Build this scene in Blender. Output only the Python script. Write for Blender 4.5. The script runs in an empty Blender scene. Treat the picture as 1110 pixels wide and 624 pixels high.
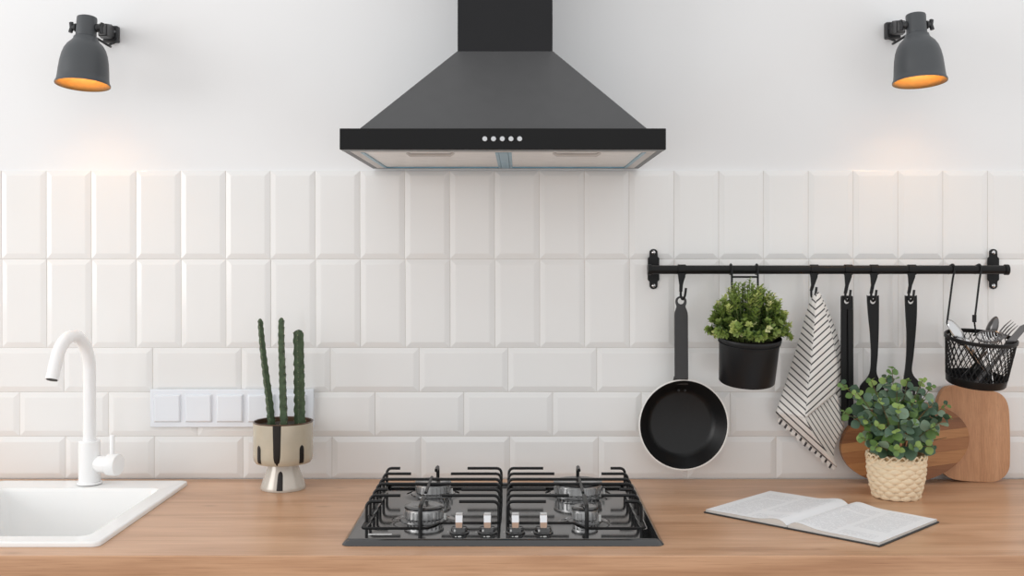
import bpy, bmesh, math, random
from mathutils import Vector, Matrix, Euler, noise as mnoise

PI = math.pi
scene = bpy.context.scene
COL = scene.collection

# ------------------------------------------------------------------ camera, world, light, exposure
CAM_D, CAM_Z, FPX, VPX, VPY = 2.5, 1.408, 1200.0, 562.0, 275.0
COUNTER = 0.9
cam = bpy.data.cameras.new('camera')
cam.sensor_fit = 'HORIZONTAL'; cam.sensor_width = 36.0
cam.lens = 36.0 * FPX / 1110.0
cam.shift_x = -(VPX - 555.0) / 1110.0
cam.shift_y = -(312.0 - VPY) / 1110.0
cam_o = bpy.data.objects.new('camera', cam); COL.objects.link(cam_o)
cam_o.location = (0, -CAM_D, CAM_Z); cam_o.rotation_euler = (PI / 2, 0, 0)
scene.camera = cam_o

world = bpy.data.worlds.new('world'); scene.world = world
world.use_nodes = True
world.node_tree.nodes['Background'].inputs[0].default_value = (0.99, 0.995, 1.0, 1)
world.node_tree.nodes['Background'].inputs[1].default_value = 0.93

def area_light(name, loc, target, sx, sy, power, color):
    l = bpy.data.lights.new(name, 'AREA'); l.shape = 'RECTANGLE'; l.size = sx; l.size_y = sy
    l.energy = power; l.color = color
    o = bpy.data.objects.new(name, l); COL.objects.link(o); o.location = loc
    o.rotation_euler = (Vector(target) - Vector(loc)).to_track_quat('-Z', 'Y').to_euler()
    return o
area_light('window_daylight', (-4.2, -2.3, 2.1), (0.1, -0.1, 1.1), 2.3, 2.0, 50, (1.0, 0.985, 0.97))

vs = scene.view_settings
vs.view_transform = 'Standard'; vs.look = 'None'; vs.gamma = 1.0; vs.use_curve_mapping = False
vs.exposure = 0.14

# ------------------------------------------------------------------ helpers
def S(y): return FPX / (CAM_D + y)
def W(px, py, y):                     # photo pixel + known depth -> point in the place
    s = S(y); return Vector(((px - VPX) / s, y, CAM_Z - (py - VPY) / s))

def lin(c):
    out = []
    for v in c[:3]:
        v = v / 255.0
        out.append(v / 12.92 if v <= 0.04045 else ((v + 0.055) / 1.055) ** 2.4)
    return (out[0], out[1], out[2], 1.0)

def mat(name, rgb, rough=0.5, metal=0.0, var=0.06, scale=20.0, bump=0.0, bscale=200.0, coat=0.0,
        spec=0.5, stretch=None, emit=None, trans=0.0, sheen=0.0, attr=None):
    """Procedural principled material: noise-varied colour, noise relief."""
    m = bpy.data.materials.new(name); m.use_nodes = True
    nt = m.node_tree; N = nt.nodes; L = nt.links
    b = N['Principled BSDF']
    c = lin(rgb)
    tc = N.new('ShaderNodeTexCoord'); mp = N.new('ShaderNodeMapping')
    L.new(tc.outputs['Object'], mp.inputs[0])
    if stretch: mp.inputs['Scale'].default_value = stretch
    nz = N.new('ShaderNodeTexNoise'); nz.inputs['Scale'].default_value = scale; nz.inputs['Detail'].default_value = 4
    L.new(mp.outputs[0], nz.inputs['Vector'])
    rp = N.new('ShaderNodeValToRGB')
    rp.color_ramp.elements[0].position = 0.3; rp.color_ramp.elements[1].position = 0.7
    rp.color_ramp.elements[0].color = tuple(v * (1 - var) for v in c[:3]) + (1,)
    rp.color_ramp.elements[1].color = tuple(min(1, v * (1 + var)) for v in c[:3]) + (1,)
    L.new(nz.outputs['Fac'], rp.inputs[0]); L.new(rp.outputs[0], b.inputs['Base Color'])
    b.inputs['Roughness'].default_value = rough; b.inputs['Metallic'].default_value = metal
    b.inputs['Specular IOR Level'].default_value = spec
    if coat: b.inputs['Coat Weight'].default_value = coat; b.inputs['Coat Roughness'].default_value = 0.08
    if trans: b.inputs['Transmission Weight'].default_value = trans
    if sheen: b.inputs['Sheen Weight'].default_value = sheen
    if bump:
        n2 = N.new('ShaderNodeTexNoise'); n2.inputs['Scale'].default_value = bscale; n2.inputs['Detail'].default_value = 3
        L.new(mp.outputs[0], n2.inputs['Vector'])
        bp = N.new('ShaderNodeBump'); bp.inputs['Strength'].default_value = bump; bp.inputs['Distance'].default_value = 0.002
        L.new(n2.outputs['Fac'], bp.inputs['Height']); L.new(bp.outputs[0], b.inputs['Normal'])
    if emit:
        b.inputs['Emission Color'].default_value = lin(emit[0]); b.inputs['Emission Strength'].default_value = emit[1]
    return m

def wood_mat(name, c0, c1, c2, along='x', rough=0.4, grain=1.0, knots=True, spec=0.5, fine=1.0, bump=0.08):
    m = bpy.data.materials.new(name); m.use_nodes = True
    nt = m.node_tree; N = nt.nodes; L = nt.links; b = N['Principled BSDF']
    tc = N.new('ShaderNodeTexCoord')
    def nz(sc, stretch, detail, dist=0.0):
        mp = N.new('ShaderNodeMapping'); L.new(tc.outputs['Object'], mp.inputs[0])
        st = {'x': (1, stretch, stretch), 'z': (stretch, stretch, 1), 'y': (stretch, 1, stretch)}[along]
        mp.inputs['Scale'].default_value = st
        t = N.new('ShaderNodeTexNoise'); t.inputs['Scale'].default_value = sc; t.inputs['Detail'].default_value = detail
        t.inputs['Distortion'].default_value = dist
        L.new(mp.outputs[0], t.inputs['Vector']); return t
    broad = nz(2.2 * grain, 7, 4, 0.6); fibre = nz(6 * fine, 38, 6, 0.2); pore = nz(14 * fine, 60, 3)
    r1 = N.new('ShaderNodeValToRGB')
    e = r1.color_ramp.elements
    e[0].position = 0.30; e[0].color = lin(c0); e[1].position = 0.72; e[1].color = lin(c2)
    mid = e.new(0.5); mid.color = lin(c1)
    L.new(broad.outputs['Fac'], r1.inputs[0])
    r2 = N.new('ShaderNodeValToRGB'); r2.color_ramp.elements[0].position = 0.32; r2.color_ramp.elements[1].position = 0.6
    r2.color_ramp.elements[0].color = (0.80, 0.76, 0.72, 1); r2.color_ramp.elements[1].color = (1, 1, 1, 1)
    L.new(fibre.outputs['Fac'], r2.inputs[0])
    mx = N.new('ShaderNodeMix'); mx.data_type = 'RGBA'; mx.blend_type = 'MULTIPLY'; mx.inputs['Factor'].default_value = 0.75
    L.new(r1.outputs[0], mx.inputs[6]); L.new(r2.outputs[0], mx.inputs[7])
    last = mx.outputs[2]
    r3 = N.new('ShaderNodeValToRGB'); r3.color_ramp.elements[0].position = 0.30; r3.color_ramp.elements[1].position = 0.40
    r3.color_ramp.elements[0].color = (0.72, 0.66, 0.6, 1); r3.color_ramp.elements[1].color = (1, 1, 1, 1)
    L.new(pore.outputs['Fac'], r3.inputs[0])
    mx2 = N.new('ShaderNodeMix'); mx2.data_type = 'RGBA'; mx2.blend_type = 'MULTIPLY'; mx2.inputs['Factor'].default_value = 0.6
    L.new(last, mx2.inputs[6]); L.new(r3.outputs[0], mx2.inputs[7]); last = mx2.outputs[2]
    if knots:
        mp = N.new('ShaderNodeMapping'); L.new(tc.outputs['Object'], mp.inputs[0])
        mp.inputs['Scale'].default_value = {'x': (2.2, 5, 5), 'z': (5, 5, 2.2), 'y': (5, 2.2, 5)}[along]
        vo = N.new('ShaderNodeTexVoronoi'); vo.voronoi_dimensions = '2D'; vo.inputs['Scale'].default_value = 1.6
        L.new(mp.outputs[0], vo.inputs['Vector'])
        r4 = N.new('ShaderNodeValToRGB'); r4.color_ramp.elements[0].position = 0.0; r4.color_ramp.elements[1].position = 0.075
        r4.color_ramp.elements[0].color = (0.55, 0.47, 0.42, 1); r4.color_ramp.elements[1].color = (1, 1, 1, 1)
        L.new(vo.outputs['Distance'], r4.inputs[0])
        mx3 = N.new('ShaderNodeMix'); mx3.data_type = 'RGBA'; mx3.blend_type = 'MULTIPLY'; 
        sc_ = N.new('ShaderNodeSeparateColor'); L.new(vo.outputs['Color'], sc_.inputs[0])
        gt = N.new('ShaderNodeMath'); gt.operation = 'GREATER_THAN'; gt.inputs[1].default_value = 0.6; L.new(sc_.outputs[0], gt.inputs[0])
        ml = N.new('ShaderNodeMath'); ml.operation = 'MULTIPLY'; ml.inputs[1].default_value = 0.6; L.new(gt.outputs[0], ml.inputs[0])
        L.new(ml.outputs[0], mx3.inputs['Factor'])
        L.new(last, mx3.inputs[6]); L.new(r4.outputs[0], mx3.inputs[7]); last = mx3.outputs[2]
    L.new(last, b.inputs['Base Color'])
    bp = N.new('ShaderNodeBump'); bp.inputs['Strength'].default_value = bump; bp.inputs['Distance'].default_value = 0.001
    L.new(fibre.outputs['Fac'], bp.inputs['Height']); L.new(bp.outputs[0], b.inputs['Normal'])
    b.inputs['Roughness'].default_value = rough; b.inputs['Specular IOR Level'].default_value = spec
    return m

class G:
    """Geometry collector in world coordinates."""
    def __init__(self): self.v = []; self.f = []
    def add(self, vs_, fs_):
        o = len(self.v); self.v += [Vector(p) for p in vs_]; self.f += [tuple(i + o for i in q) for q in fs_]; return self
    def box(self, x0, x1, y0, y1, z0, z1):
        return self.add([(x, y, z) for z in (z0, z1) for y in (y0, y1) for x in (x0, x1)],
                        [(0, 2, 3, 1), (4, 5, 7, 6), (0, 1, 5, 4), (2, 6, 7, 3), (0, 4, 6, 2), (1, 3, 7, 5)])
    def hull8(self, bottom, top):      # two quads
        return self.add(list(bottom) + list(top),
                        [(3, 2, 1, 0), (4, 5, 6, 7), (0, 1, 5, 4), (1, 2, 6, 5), (2, 3, 7, 6), (3, 0, 4, 7)])
    def tube(self, pts, r, n=10, cap=True, closed=False, flat=None):
        pts = [Vector(p) for p in pts]; m = len(pts)
        rs = r if isinstance(r, (list, tuple)) else [r] * m
        up = None; vs_ = []
        for i, p in enumerate(pts):
            if closed: t = pts[(i + 1) % m] - pts[i - 1]
            else: t = pts[min(i + 1, m - 1)] - pts[max(i - 1, 0)]
            t.normalize()
            if up is None:
                a = Vector((0, 0, 1)) if abs(t.z) < 0.9 else Vector((0, 1, 0))
                up = (a - t * a.dot(t)).normalized()
            else:
                up = (up - t * up.dot(t))
                up = up.normalized() if up.length > 1e-6 else t.orthogonal().normalized()
            sd = t.cross(up)
            for k in range(n):
                a = 2 * PI * k / n + (PI / 4 if n == 4 else 0)
                fx, fy = (flat if flat else (1, 1))
                vs_.append(p + (up * math.cos(a) * fx + sd * math.sin(a) * fy) * rs[i])
        fs_ = []
        for i in range(m if closed else m - 1):
            j = (i + 1) % m
            for k in range(n):
                k2 = (k + 1) % n
                fs_.append((i * n + k, i * n + k2, j * n + k2, j * n + k))
        if cap and not closed:
            fs_.append(tuple(range(n - 1, -1, -1))); fs_.append(tuple((m - 1) * n + k for k in range(n)))
        return self.add(vs_, fs_)
    def lathe(self, prof, n=32, a0=0.0, a1=2 * PI, cap0=False, cap1=False):   # about local z at origin
        full = abs(a1 - a0 - 2 * PI) < 1e-6
        cnt = n if full else n + 1
        vs_ = []
        for r, z in prof:
            for k in range(cnt):
                a = a0 + (a1 - a0) * k / n
                vs_.append((r * math.cos(a), r * math.sin(a), z))
        fs_ = []
        for i in range(len(prof) - 1):
            for k in range(n):
                k2 = (k + 1) % cnt
                fs_.append((i * cnt + k, i * cnt + k2, (i + 1) * cnt + k2, (i + 1) * cnt + k))
        if cap0: fs_.append(tuple(range(cnt - 1, -1, -1)))
        if cap1: fs_.append(tuple((len(prof) - 1) * cnt + k for k in range(cnt)))
        return self.add(vs_, fs_)
    def xf(self, M):
        self.v = [M @ p for p in self.v]; return self
    def merge(self, g): return self.add(g.v, g.f)

def prism(outline, y, thick, holes=(), px=True):
    """outline in photo pixels at depth y (front face), extruded away from the viewer."""
    bm = bmesh.new(); edges = []
    for lp in [outline] + list(holes):
        vv = [bm.verts.new(W(p[0], p[1], y) if px else Vector((p[0], y, p[1]))) for p in lp]
        for i in range(len(vv)): edges.append(bm.edges.new((vv[i], vv[(i + 1) % len(vv)])))
    bmesh.ops.triangle_fill(bm, use_beauty=True, use_dissolve=False, edges=edges)
    ret = bmesh.ops.extrude_face_region(bm, geom=bm.faces[:])
    for e in ret['geom']:
        if isinstance(e, bmesh.types.BMVert): e.co.y += thick
    bmesh.ops.recalc_face_normals(bm, faces=bm.faces[:])
    g = G(); bm.verts.index_update()
    g.add([v.co.copy() for v in bm.verts], [tuple(v.index for v in f.verts) for f in bm.faces]); bm.free()
    return g

def circle_px(cx, cy, r, n=20, ry=None):
    ry = r if ry is None else ry
    return [(cx + r * math.cos(2 * PI * k / n), cy + ry * math.sin(2 * PI * k / n)) for k in range(n)]

def smooth_line(pts, n=8, closed=False):
    """Catmull-Rom through points."""
    P = [Vector(p) for p in pts]; out = []; m = len(P)
    for i in range(m if closed else m - 1):
        p0 = P[i - 1] if (i > 0 or closed) else P[0]; p1 = P[i]; p2 = P[(i + 1) % m]
        p3 = P[(i + 2) % m] if (closed or i + 2 < m) else P[-1]
        for k in range(n):
            t = k / n
            out.append(0.5 * ((2 * p1) + (p2 - p0) * t + (2 * p0 - 5 * p1 + 4 * p2 - p3) * t * t + (3 * p1 - p0 - 3 * p2 + p3) * t ** 3))
    if not closed: out.append(P[-1])
    return out

def tag(o, label=None, cat=None, group=None, kind=None):
    if label: o['label'] = label
    if cat: o['category'] = cat
    if group: o['group'] = group
    if kind: o['kind'] = kind
    return o

def wloc(o):
    p = Vector((0, 0, 0))
    while o: p = p + o.location; o = o.parent
    return p

def thing(name, label, cat, loc, group=None):
    o = bpy.data.objects.new(name, None); COL.objects.link(o); o.location = loc; o.empty_display_size = 0.02
    return tag(o, label, cat, group)

def build(name, g, m, parent=None, loc=None, smooth=40, bevel=0, seg=2, solid=0, sub=0, label=None):
    base = wloc(parent) if parent else Vector((0, 0, 0))
    own = Vector(loc) if loc is not None else (base if parent else Vector((0, 0, 0)))
    me = bpy.data.meshes.new(name)
    me.from_pydata([tuple(p - own) for p in g.v], [], g.f); me.update()
    bm = bmesh.new(); bm.from_mesh(me)
    bmesh.ops.remove_doubles(bm, verts=bm.verts[:], dist=1e-6)
    bmesh.ops.recalc_face_normals(bm, faces=bm.faces[:]); bm.to_mesh(me); bm.free()
    if smooth:
        me.polygons.foreach_set('use_smooth', [True] * len(me.polygons))
        me.set_sharp_from_angle(angle=math.radians(smooth))
    o = bpy.data.objects.new(name, me); COL.objects.link(o)
    o.location = own - base
    if parent: o.parent = parent
    if m: me.materials.append(m)
    if solid:
        s = o.modifiers.new('thickness', 'SOLIDIFY'); s.thickness = solid; s.offset = 0
    if bevel:
        b = o.modifiers.new('bevel', 'BEVEL'); b.width = bevel; b.segments = seg; b.limit_method = 'ANGLE'; b.angle_limit = math.radians(35)
    if sub:
        s = o.modifiers.new('sub', 'SUBSURF'); s.levels = sub; s.render_levels = sub
    if label: o['label'] = label
    return o

def inst(name, me, parent, loc, rot=None, scale=None):
    o = bpy.data.objects.new(name, me); COL.objects.link(o); o.parent = parent; o.location = loc
    if rot is not None:
        o.rotation_mode = 'QUATERNION'; o.rotation_quaternion = rot
    if scale is not None: o.scale = scale
    return o

# ------------------------------------------------------------------ materials
M = {}
M['plaster'] = mat('white_plaster', (238, 239, 240), 0.85, var=0.012, scale=3, bump=0.05, bscale=120)
M['grout'] = mat('grout', (214, 211, 207), 0.9, var=0.03, scale=60, bump=0.1)
M['tile'] = mat('glazed_tile', (236, 236, 235), 0.10, var=0.012, scale=5, bump=0.02, bscale=14, spec=0.5)
M['wood'] = wood_mat('oak_worktop', (182, 138, 105), (202, 159, 125), (217, 176, 143), 'x', 0.33, 1.0, True, bump=0.05)
M['ceramic'] = mat('white_ceramic', (243, 243, 242), 0.14, var=0.008, scale=8)
M['white_metal'] = mat('white_lacquer', (245, 245, 245), 0.2, var=0.006, scale=10)
M['hole'] = mat('dark_opening', (40, 38, 36), 0.6)
M['switch'] = mat('white_plastic', (234, 238, 244), 0.25, var=0.006, scale=12)
M['black_satin'] = mat('black_painted_steel', (70, 70, 71), 0.40, var=0.04, scale=30, spec=0.5)
M['black_band'] = mat('black_glass_panel', (20, 20, 21), 0.32, var=0.05, scale=12, spec=0.2)
M['chimney'] = mat('black_chimney_steel', (33, 33, 35), 0.36, var=0.05, scale=14, spec=0.2, bump=0.02, bscale=90)
M['button'] = mat('brushed_button', (205, 206, 208), 0.32, 1.0, var=0.04)
M['hood_under'] = mat('hood_underside_steel', (205, 202, 200), 0.45, 0.3, var=0.05, scale=18)
M['filter'] = mat('aluminium_filter', (230, 224, 219), 0.32, 0.75, var=0.10, scale=26, stretch=(1, 7, 1), bump=0.15, bscale=500)
M['film'] = mat('blue_film_edge', (112, 160, 184), 0.3, 0.1, var=0.12, scale=30)
M['lamp'] = mat('anthracite_lamp_paint', (70, 73, 76), 0.42, var=0.04, scale=20)
M['lamp_dark'] = mat('black_lamp_bracket', (38, 39, 41), 0.45, var=0.06, scale=30)
M['lamp_in'] = mat('golden_reflector', (136, 106, 58), 0.5, 0.0, var=0.05, scale=30)
M['bulb'] = mat('lit_bulb', (255, 220, 170), 0.4, emit=((255, 206, 150), 48.0))
M['hob'] = mat('black_enamel_hob', (20, 20, 21), 0.08, var=0.06, scale=10, spec=1.0)
M['iron'] = mat('cast_iron_grate', (16, 16, 17), 0.40, var=0.15, scale=60, spec=0.35, bump=0.06, bscale=400)
M['chrome'] = mat('chrome', (222, 222, 224), 0.14, 1.0, var=0.02)
M['alu'] = mat('cast_aluminium_burner', (232, 232, 232), 0.33, 1.0, var=0.08, scale=40)
M['cap'] = mat('black_burner_cap', (46, 46, 47), 0.2, var=0.06, scale=40, spec=1.0, coat=0.3)
M['mark'] = mat('white_printed_mark', (215, 215, 213), 0.5)
M['badge'] = mat('silver_badge', (205, 205, 205), 0.4, 0.1, var=0.35, scale=420)
M['black_rail'] = mat('black_powder_coat', (18, 18, 19), 0.42, var=0.06, scale=40, spec=0.28)
M['steel'] = mat('polished_steel', (205, 205, 206), 0.18, 1.0, var=0.04, scale=30)
M['steel_dark'] = mat('dark_steel', (110, 108, 108), 0.28, 1.0, var=0.08, scale=30)
M['pan_in'] = mat('nonstick_coating', (20, 20, 21), 0.36, spec=0.35, var=0.1, scale=90, bump=0.02, bscale=600)
M['pan_out'] = mat('pale_pan_rim', (238, 236, 232), 0.3, 0.0, var=0.02)
M['pan_handle'] = mat('grey_pan_handle', (62, 62, 63), 0.45, 0.3, var=0.05, scale=40)
M['nylon'] = mat('black_nylon', (15, 15, 16), 0.45, var=0.06, scale=50, spec=0.28)
M['pot_black'] = mat('black_tin_pot', (24, 25, 27), 0.42, var=0.05, scale=30, spec=0.3)
M['soil'] = mat('dark_soil', (52, 44, 34), 0.95, var=0.35, scale=160, bump=0.6, bscale=300)
M['glaze'] = mat('cream_stoneware_glaze', (186, 177, 158), 0.25, var=0.07, scale=22, bump=0.05, bscale=60, coat=0.4)
M['glaze_foot'] = mat('grey_cream_glaze', (196, 190, 180), 0.2, 0.15, var=0.07, scale=16, coat=0.4)
M['drip'] = mat('dark_brown_glaze', (32, 27, 24), 0.3, var=0.2, scale=30, spec=0.3)
M['rim_brown'] = mat('brown_rim_glaze', (84, 62, 46), 0.3, var=0.15, scale=30)
M['cactus'] = mat('cactus_skin', (64, 82, 56), 0.6, var=0.35, scale=90, bump=0.4, bscale=260)
M['cactus_tip'] = mat('pale_areole', (164, 158, 118), 0.7, var=0.2, scale=90)
M['straw'] = mat('woven_straw', (238, 218, 186), 0.6, var=0.12, scale=34, bump=0.25, bscale=160)
M['straw_in'] = mat('straw_lining', (186, 154, 110), 0.7, var=0.15, scale=40)
M['twig'] = mat('brown_green_twig', (104, 88, 58), 0.6, var=0.2, scale=50)
M['paper'] = None
M['cover'] = mat('dark_book_cover', (44, 46, 48), 0.5, var=0.08, scale=30)

# ------------------------------------------------------------------ the setting: wall and tiles
XL, XR = -1.98, 1.98
wall = build('wall_back', G().box(XL, XR, 0.006, 0.12, 0.0, 2.75), M['plaster'], smooth=0)
tag(wall, 'white plastered kitchen wall above and behind the tiles', None, None, 'structure')
floor = build('floor', G().box(XL, XR, -4.2, 0.006, -0.06, 0.0), wood_mat('floor_boards', (150, 118, 92), (166, 134, 106), (178, 146, 118), 'x', 0.5, 1.0, False), smooth=0)
tag(floor, 'light wooden kitchen floor', None, None, 'structure')
Z_ROWS = [1.5965, 1.3963, 1.1961, 1.0961, 0.9959, 0.9004]
build('grout', G().box(XL, XR, 0.0035, 0.0065, Z_ROWS[-1], Z_ROWS[0] - 0.001), M['grout'], wall, smooth=0)

def tile_mesh(name, w, h, bev=0.0125, joint=0.0014):
    a, b = (w - joint) / 2, (h - joint) / 2
    ys = [0.006, 0.0032, 0.0029, 0.0001, 0.0]
    ins = [0.0, 0.0, 0.0006, bev - 0.0009, bev + 0.0006]
    g = G(); vv = []; ff = []
    for y, i in zip(ys, ins):
        vv += [(-a + i, y, -b + i), (a - i, y, -b + i), (a - i, y, b - i), (-a + i, y, b - i)]
    for r in range(len(ys) - 1):
        for k in range(4):
            k2 = (k + 1) % 4
            ff.append((r * 4 + k, r * 4 + k2, r * 4 + 4 + k2, r * 4 + 4 + k))
    q = 4 * (len(ys) - 1); ff.append((q, q + 1, q + 2, q + 3))
    me = bpy.data.meshes.new(name); me.from_pydata(vv, [], ff); me.update()
    me.materials.append(M['tile']); return me

rt = random.Random(4)
PV, PH = 0.10133, 0.2008
me_up = tile_mesh('upright_tile', PV, 0.2002)
me_fl = tile_mesh('flat_tile', PH, 0.1001)
me_fb = tile_mesh('flat_tile_cut', PH, Z_ROWS[4] - Z_ROWS[5])
def lay(me, x_first, pitch, z0, z1):
    x = x_first + math.floor((XL - x_first) / pitch) * pitch
    while x < XR - 0.004:
        q = Euler((math.radians(rt.gauss(0, 0.07)), 0, math.radians(rt.gauss(0, 0.10)))).to_quaternion()
        a, b = max(x, XL), min(x + pitch, XR)                      # tiles at the wall's ends are cut
        if b - a > 0.004:
            inst('tile', me, wall, ((a + b) / 2, rt.uniform(-0.0002, 0.0002), (z0 + z1) / 2), q, ((b - a) / pitch, 1, 1))
        x += pitch
for i, (me, xf_, p) in enumerate([(me_up, -1.16875, PV), (me_up, -1.1677, PV), (me_fl, -1.0277, PH), (me_fl, -0.9267, PH), (me_fb, -1.0240, PH)]):
    lay(me, xf_, p, Z_ROWS[i + 1], Z_ROWS[i])

# ------------------------------------------------------------------ worktop (slab with the sink cut-out)
SX0, SX1, SY0, SY1 = -1.145, -0.727, -0.583, -0.058          # sink outline
HX0, HX1, HY0, HY1 = SX0 + 0.02, SX1 - 0.02, SY0 + 0.02, SY1 - 0.02
CY = -0.636; CT = 0.040
g = G()
def slab_ring(g):
    xs = [XL, HX0, HX1, XR]; ys = [CY, HY0, HY1, -0.0005]
    vv = [(x, y, z) for z in (COUNTER - CT, COUNTER) for y in ys for x in xs]
    idx = lambda i, j, k: k * 16 + j * 4 + i
    ff = []
    for i in range(3):
        for j in range(3):
            if (i, j) == (1, 1): continue
            ff.append((idx(i, j, 1), idx(i + 1, j, 1), idx(i + 1, j + 1, 1), idx(i, j + 1, 1)))
            ff.append((idx(i, j, 0), idx(i, j + 1, 0), idx(i + 1, j + 1, 0), idx(i + 1, j, 0)))
    for i in range(3):
        ff.append((idx(i, 0, 0), idx(i + 1, 0, 0), idx(i + 1, 0, 1), idx(i, 0, 1)))
        ff.append((idx(i + 1, 3, 0), idx(i, 3, 0), idx(i, 3, 1), idx(i + 1, 3, 1)))
        ff.append((idx(3, i, 0), idx(3, i + 1, 0), idx(3, i + 1, 1), idx(3, i, 1)))
        ff.append((idx(0, i + 1, 0), idx(0, i, 0), idx(0, i, 1), idx(0, i + 1, 1)))
    ff.append((idx(1, 1, 0), idx(1, 1, 1), idx(2, 1, 1), idx(2, 1, 0)))
    ff.append((idx(1, 2, 0), idx(2, 2, 0), idx(2, 2, 1), idx(1, 2, 1)))
    ff.append((idx(1, 1, 0), idx(1, 2, 0), idx(1, 2, 1), idx(1, 1, 1)))
    ff.append((idx(2, 1, 0), idx(2, 1, 1), idx(2, 2, 1), idx(2, 2, 0)))
    g.add(vv, ff)
slab_ring(g)
wt = build('worktop', g, M['wood'], smooth=0, bevel=0.002, seg=2)
tag(wt, 'long light oak worktop along the tiled wall, under sink, hob and book', 'worktop')

# ------------------------------------------------------------------ sink
def rrect(x0, x1, y0, y1, r, z, n=6):
    out = []
    for cx, cy, a in ((x1 - r, y1 - r, 0), (x0 + r, y1 - r, PI / 2), (x0 + r, y0 + r, PI), (x1 - r, y0 + r, 3 * PI / 2)):
        for k in range(n + 1):
            t = a + PI / 2 * k / n; out.append(Vector((cx + r * math.cos(t), cy + r * math.sin(t), z)))
    return out
def loft(loops, cap_last=True, cap_first=False):
    n = len(loops[0]); g = G(); vv = [p for l in loops for p in l]; ff = []
    for i in range(len(loops) - 1):
        for k in range(n):
            k2 = (k + 1) % n; ff.append((i * n + k, i * n + k2, (i + 1) * n + k2, (i + 1) * n + k))
    if cap_last: ff.append(tuple((len(loops) - 1) * n + k for k in range(n)))
    if cap_first: ff.append(tuple(range(n - 1, -1, -1)))
    return g.add(vv, ff)
sink = thing('sink', 'white ceramic inset sink with raised rim at the left end of the worktop', 'sink', ((SX0 + SX1) / 2, (SY0 + SY1) / 2, COUNTER))
zt = COUNTER + 0.009
lo = [rrect(SX0, SX1, SY0, SY1, 0.014, COUNTER + 0.0004),
      rrect(SX0, SX1, SY0, SY1, 0.014, zt - 0.003),
      rrect(SX0 + 0.001, SX1 - 0.001, SY0 + 0.001, SY1 - 0.001, 0.014, zt - 0.0008),
      rrect(SX0 + 0.003, SX1 - 0.003, SY0 + 0.003, SY1 - 0.003, 0.013, zt),
      rrect(SX0 + 0.008, SX1 - 0.008, SY0 + 0.008, SY1 - 0.008, 0.012, zt - 0.0004),
      rrect(-1.108, -0.764, -0.534, -0.130, 0.020, zt - 0.0022)]
build('rim', loft(lo, cap_last=False), M['ceramic'], sink, smooth=50)
bx = (-1.108, -0.764, -0.534, -0.130)
def bl(i, z, r): return rrect(bx[0] + i, bx[1] - i, bx[2] + i, bx[3] - i, r, z)
lo = [bl(0.0, zt - 0.0022, 0.020), bl(0.003, zt - 0.004, 0.019), bl(0.006, zt - 0.010, 0.018), bl(0.011, 0.82, 0.018),
      bl(0.014, 0.752, 0.018), bl(0.022, 0.738, 0.016), bl(0.036, 0.733, 0.014)]
build('basin', loft(lo), M['ceramic'], sink, smooth=60)
build('drain', G().lathe([(0.0, 0.0), (0.036, 0.0), (0.040, 0.003), (0.044, 0.0015)], 28).xf(Matrix.Translation((-0.936, -0.34, 0.7335))), M['steel'], sink)

# ------------------------------------------------------------------ faucet
FY = -0.092
fb = W(97, 524, FY); FX = fb.x; FZ = zt
fau = thing('faucet', 'white gooseneck kitchen faucet with side lever behind the sink', 'faucet', (FX, FY, FZ))
T = Matrix.Translation((FX, FY, FZ))
build('base_ring', G().lathe([(0, 0), (0.0265, 0), (0.0270, 0.001), (0.0270, 0.003), (0.0262, 0.0042), (0, 0.0042)], 36).xf(T), M['white_metal'], fau)
ztop = W(97, 477, FY).z - FZ
build('body', G().lathe([(0, 0.004), (0.0228, 0.004), (0.0228, ztop - 0.0015), (0.0215, ztop), (0, ztop)], 40).xf(T), M['white_metal'], fau)
sx, sy = -0.028, -0.115
za = W(76, 355, FY).z - 0.0135
def sp(t, z): return Vector((FX + sx * t, FY + sy * t, z))
zbend = FZ + ztop + 0.150
pts = [sp(0, FZ + ztop - 0.002), sp(0, zbend - 0.05), sp(0, zbend)]
H = za - zbend
for k in range(1, 19):
    a = PI * k / 18 * 0.88
    pts.append(sp(0.5 * (1 - math.cos(a)), zbend + H * math.sin(a)))
tdir = (pts[-1] - pts[-2]).normalized(); end = pts[-1] + tdir * 0.036
pts.append(pts[-1] + tdir * 0.018); pts.append(end)
build('spout', G().tube(pts, 0.0135, 22), M['white_metal'], fau)
build('joint_ring', G().lathe([(0.0142, 0), (0.0142, 0.004)], 28, cap0=True, cap1=True).xf(Matrix.Translation((FX, FY, FZ + ztop - 0.0005))), M['white_metal'], fau)
build('aerator', G().tube([end - tdir * 0.001, end + tdir * 0.0016], 0.0112, 20), M['hole'], fau)
zk = W(97, 502, FY).z
RX = Matrix.Translation((FX, FY, zk)) @ Matrix.Rotation(math.radians(14), 4, 'Z').inverted() @ Matrix.Rotation(PI / 2, 4, 'Y')
build('handle_neck', G().lathe([(0.0, 0.008), (0.013, 0.012), (0.0185, 0.026), (0.0185, 0.0455), (0.0, 0.0455)], 30).xf(RX), M['white_metal'], fau)
kn = build('handle_knob', G().lathe([(0, 0.0475), (0.0225, 0.0475), (0.0235, 0.0485), (0.0235, 0.069), (0.0222, 0.0715), (0, 0.0725)], 36).xf(RX), M['white_metal'], fau)
kp = RX @ Vector((0, 0, 0.056))
build('lever', G().tube([kp + Vector((0, 0, 0.02)), kp + Vector((0, 0, 0.062)), kp + Vector((0, 0, 0.064))], [0.0050, 0.0057, 0.0044], 14), M['white_metal'], kn)

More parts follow.
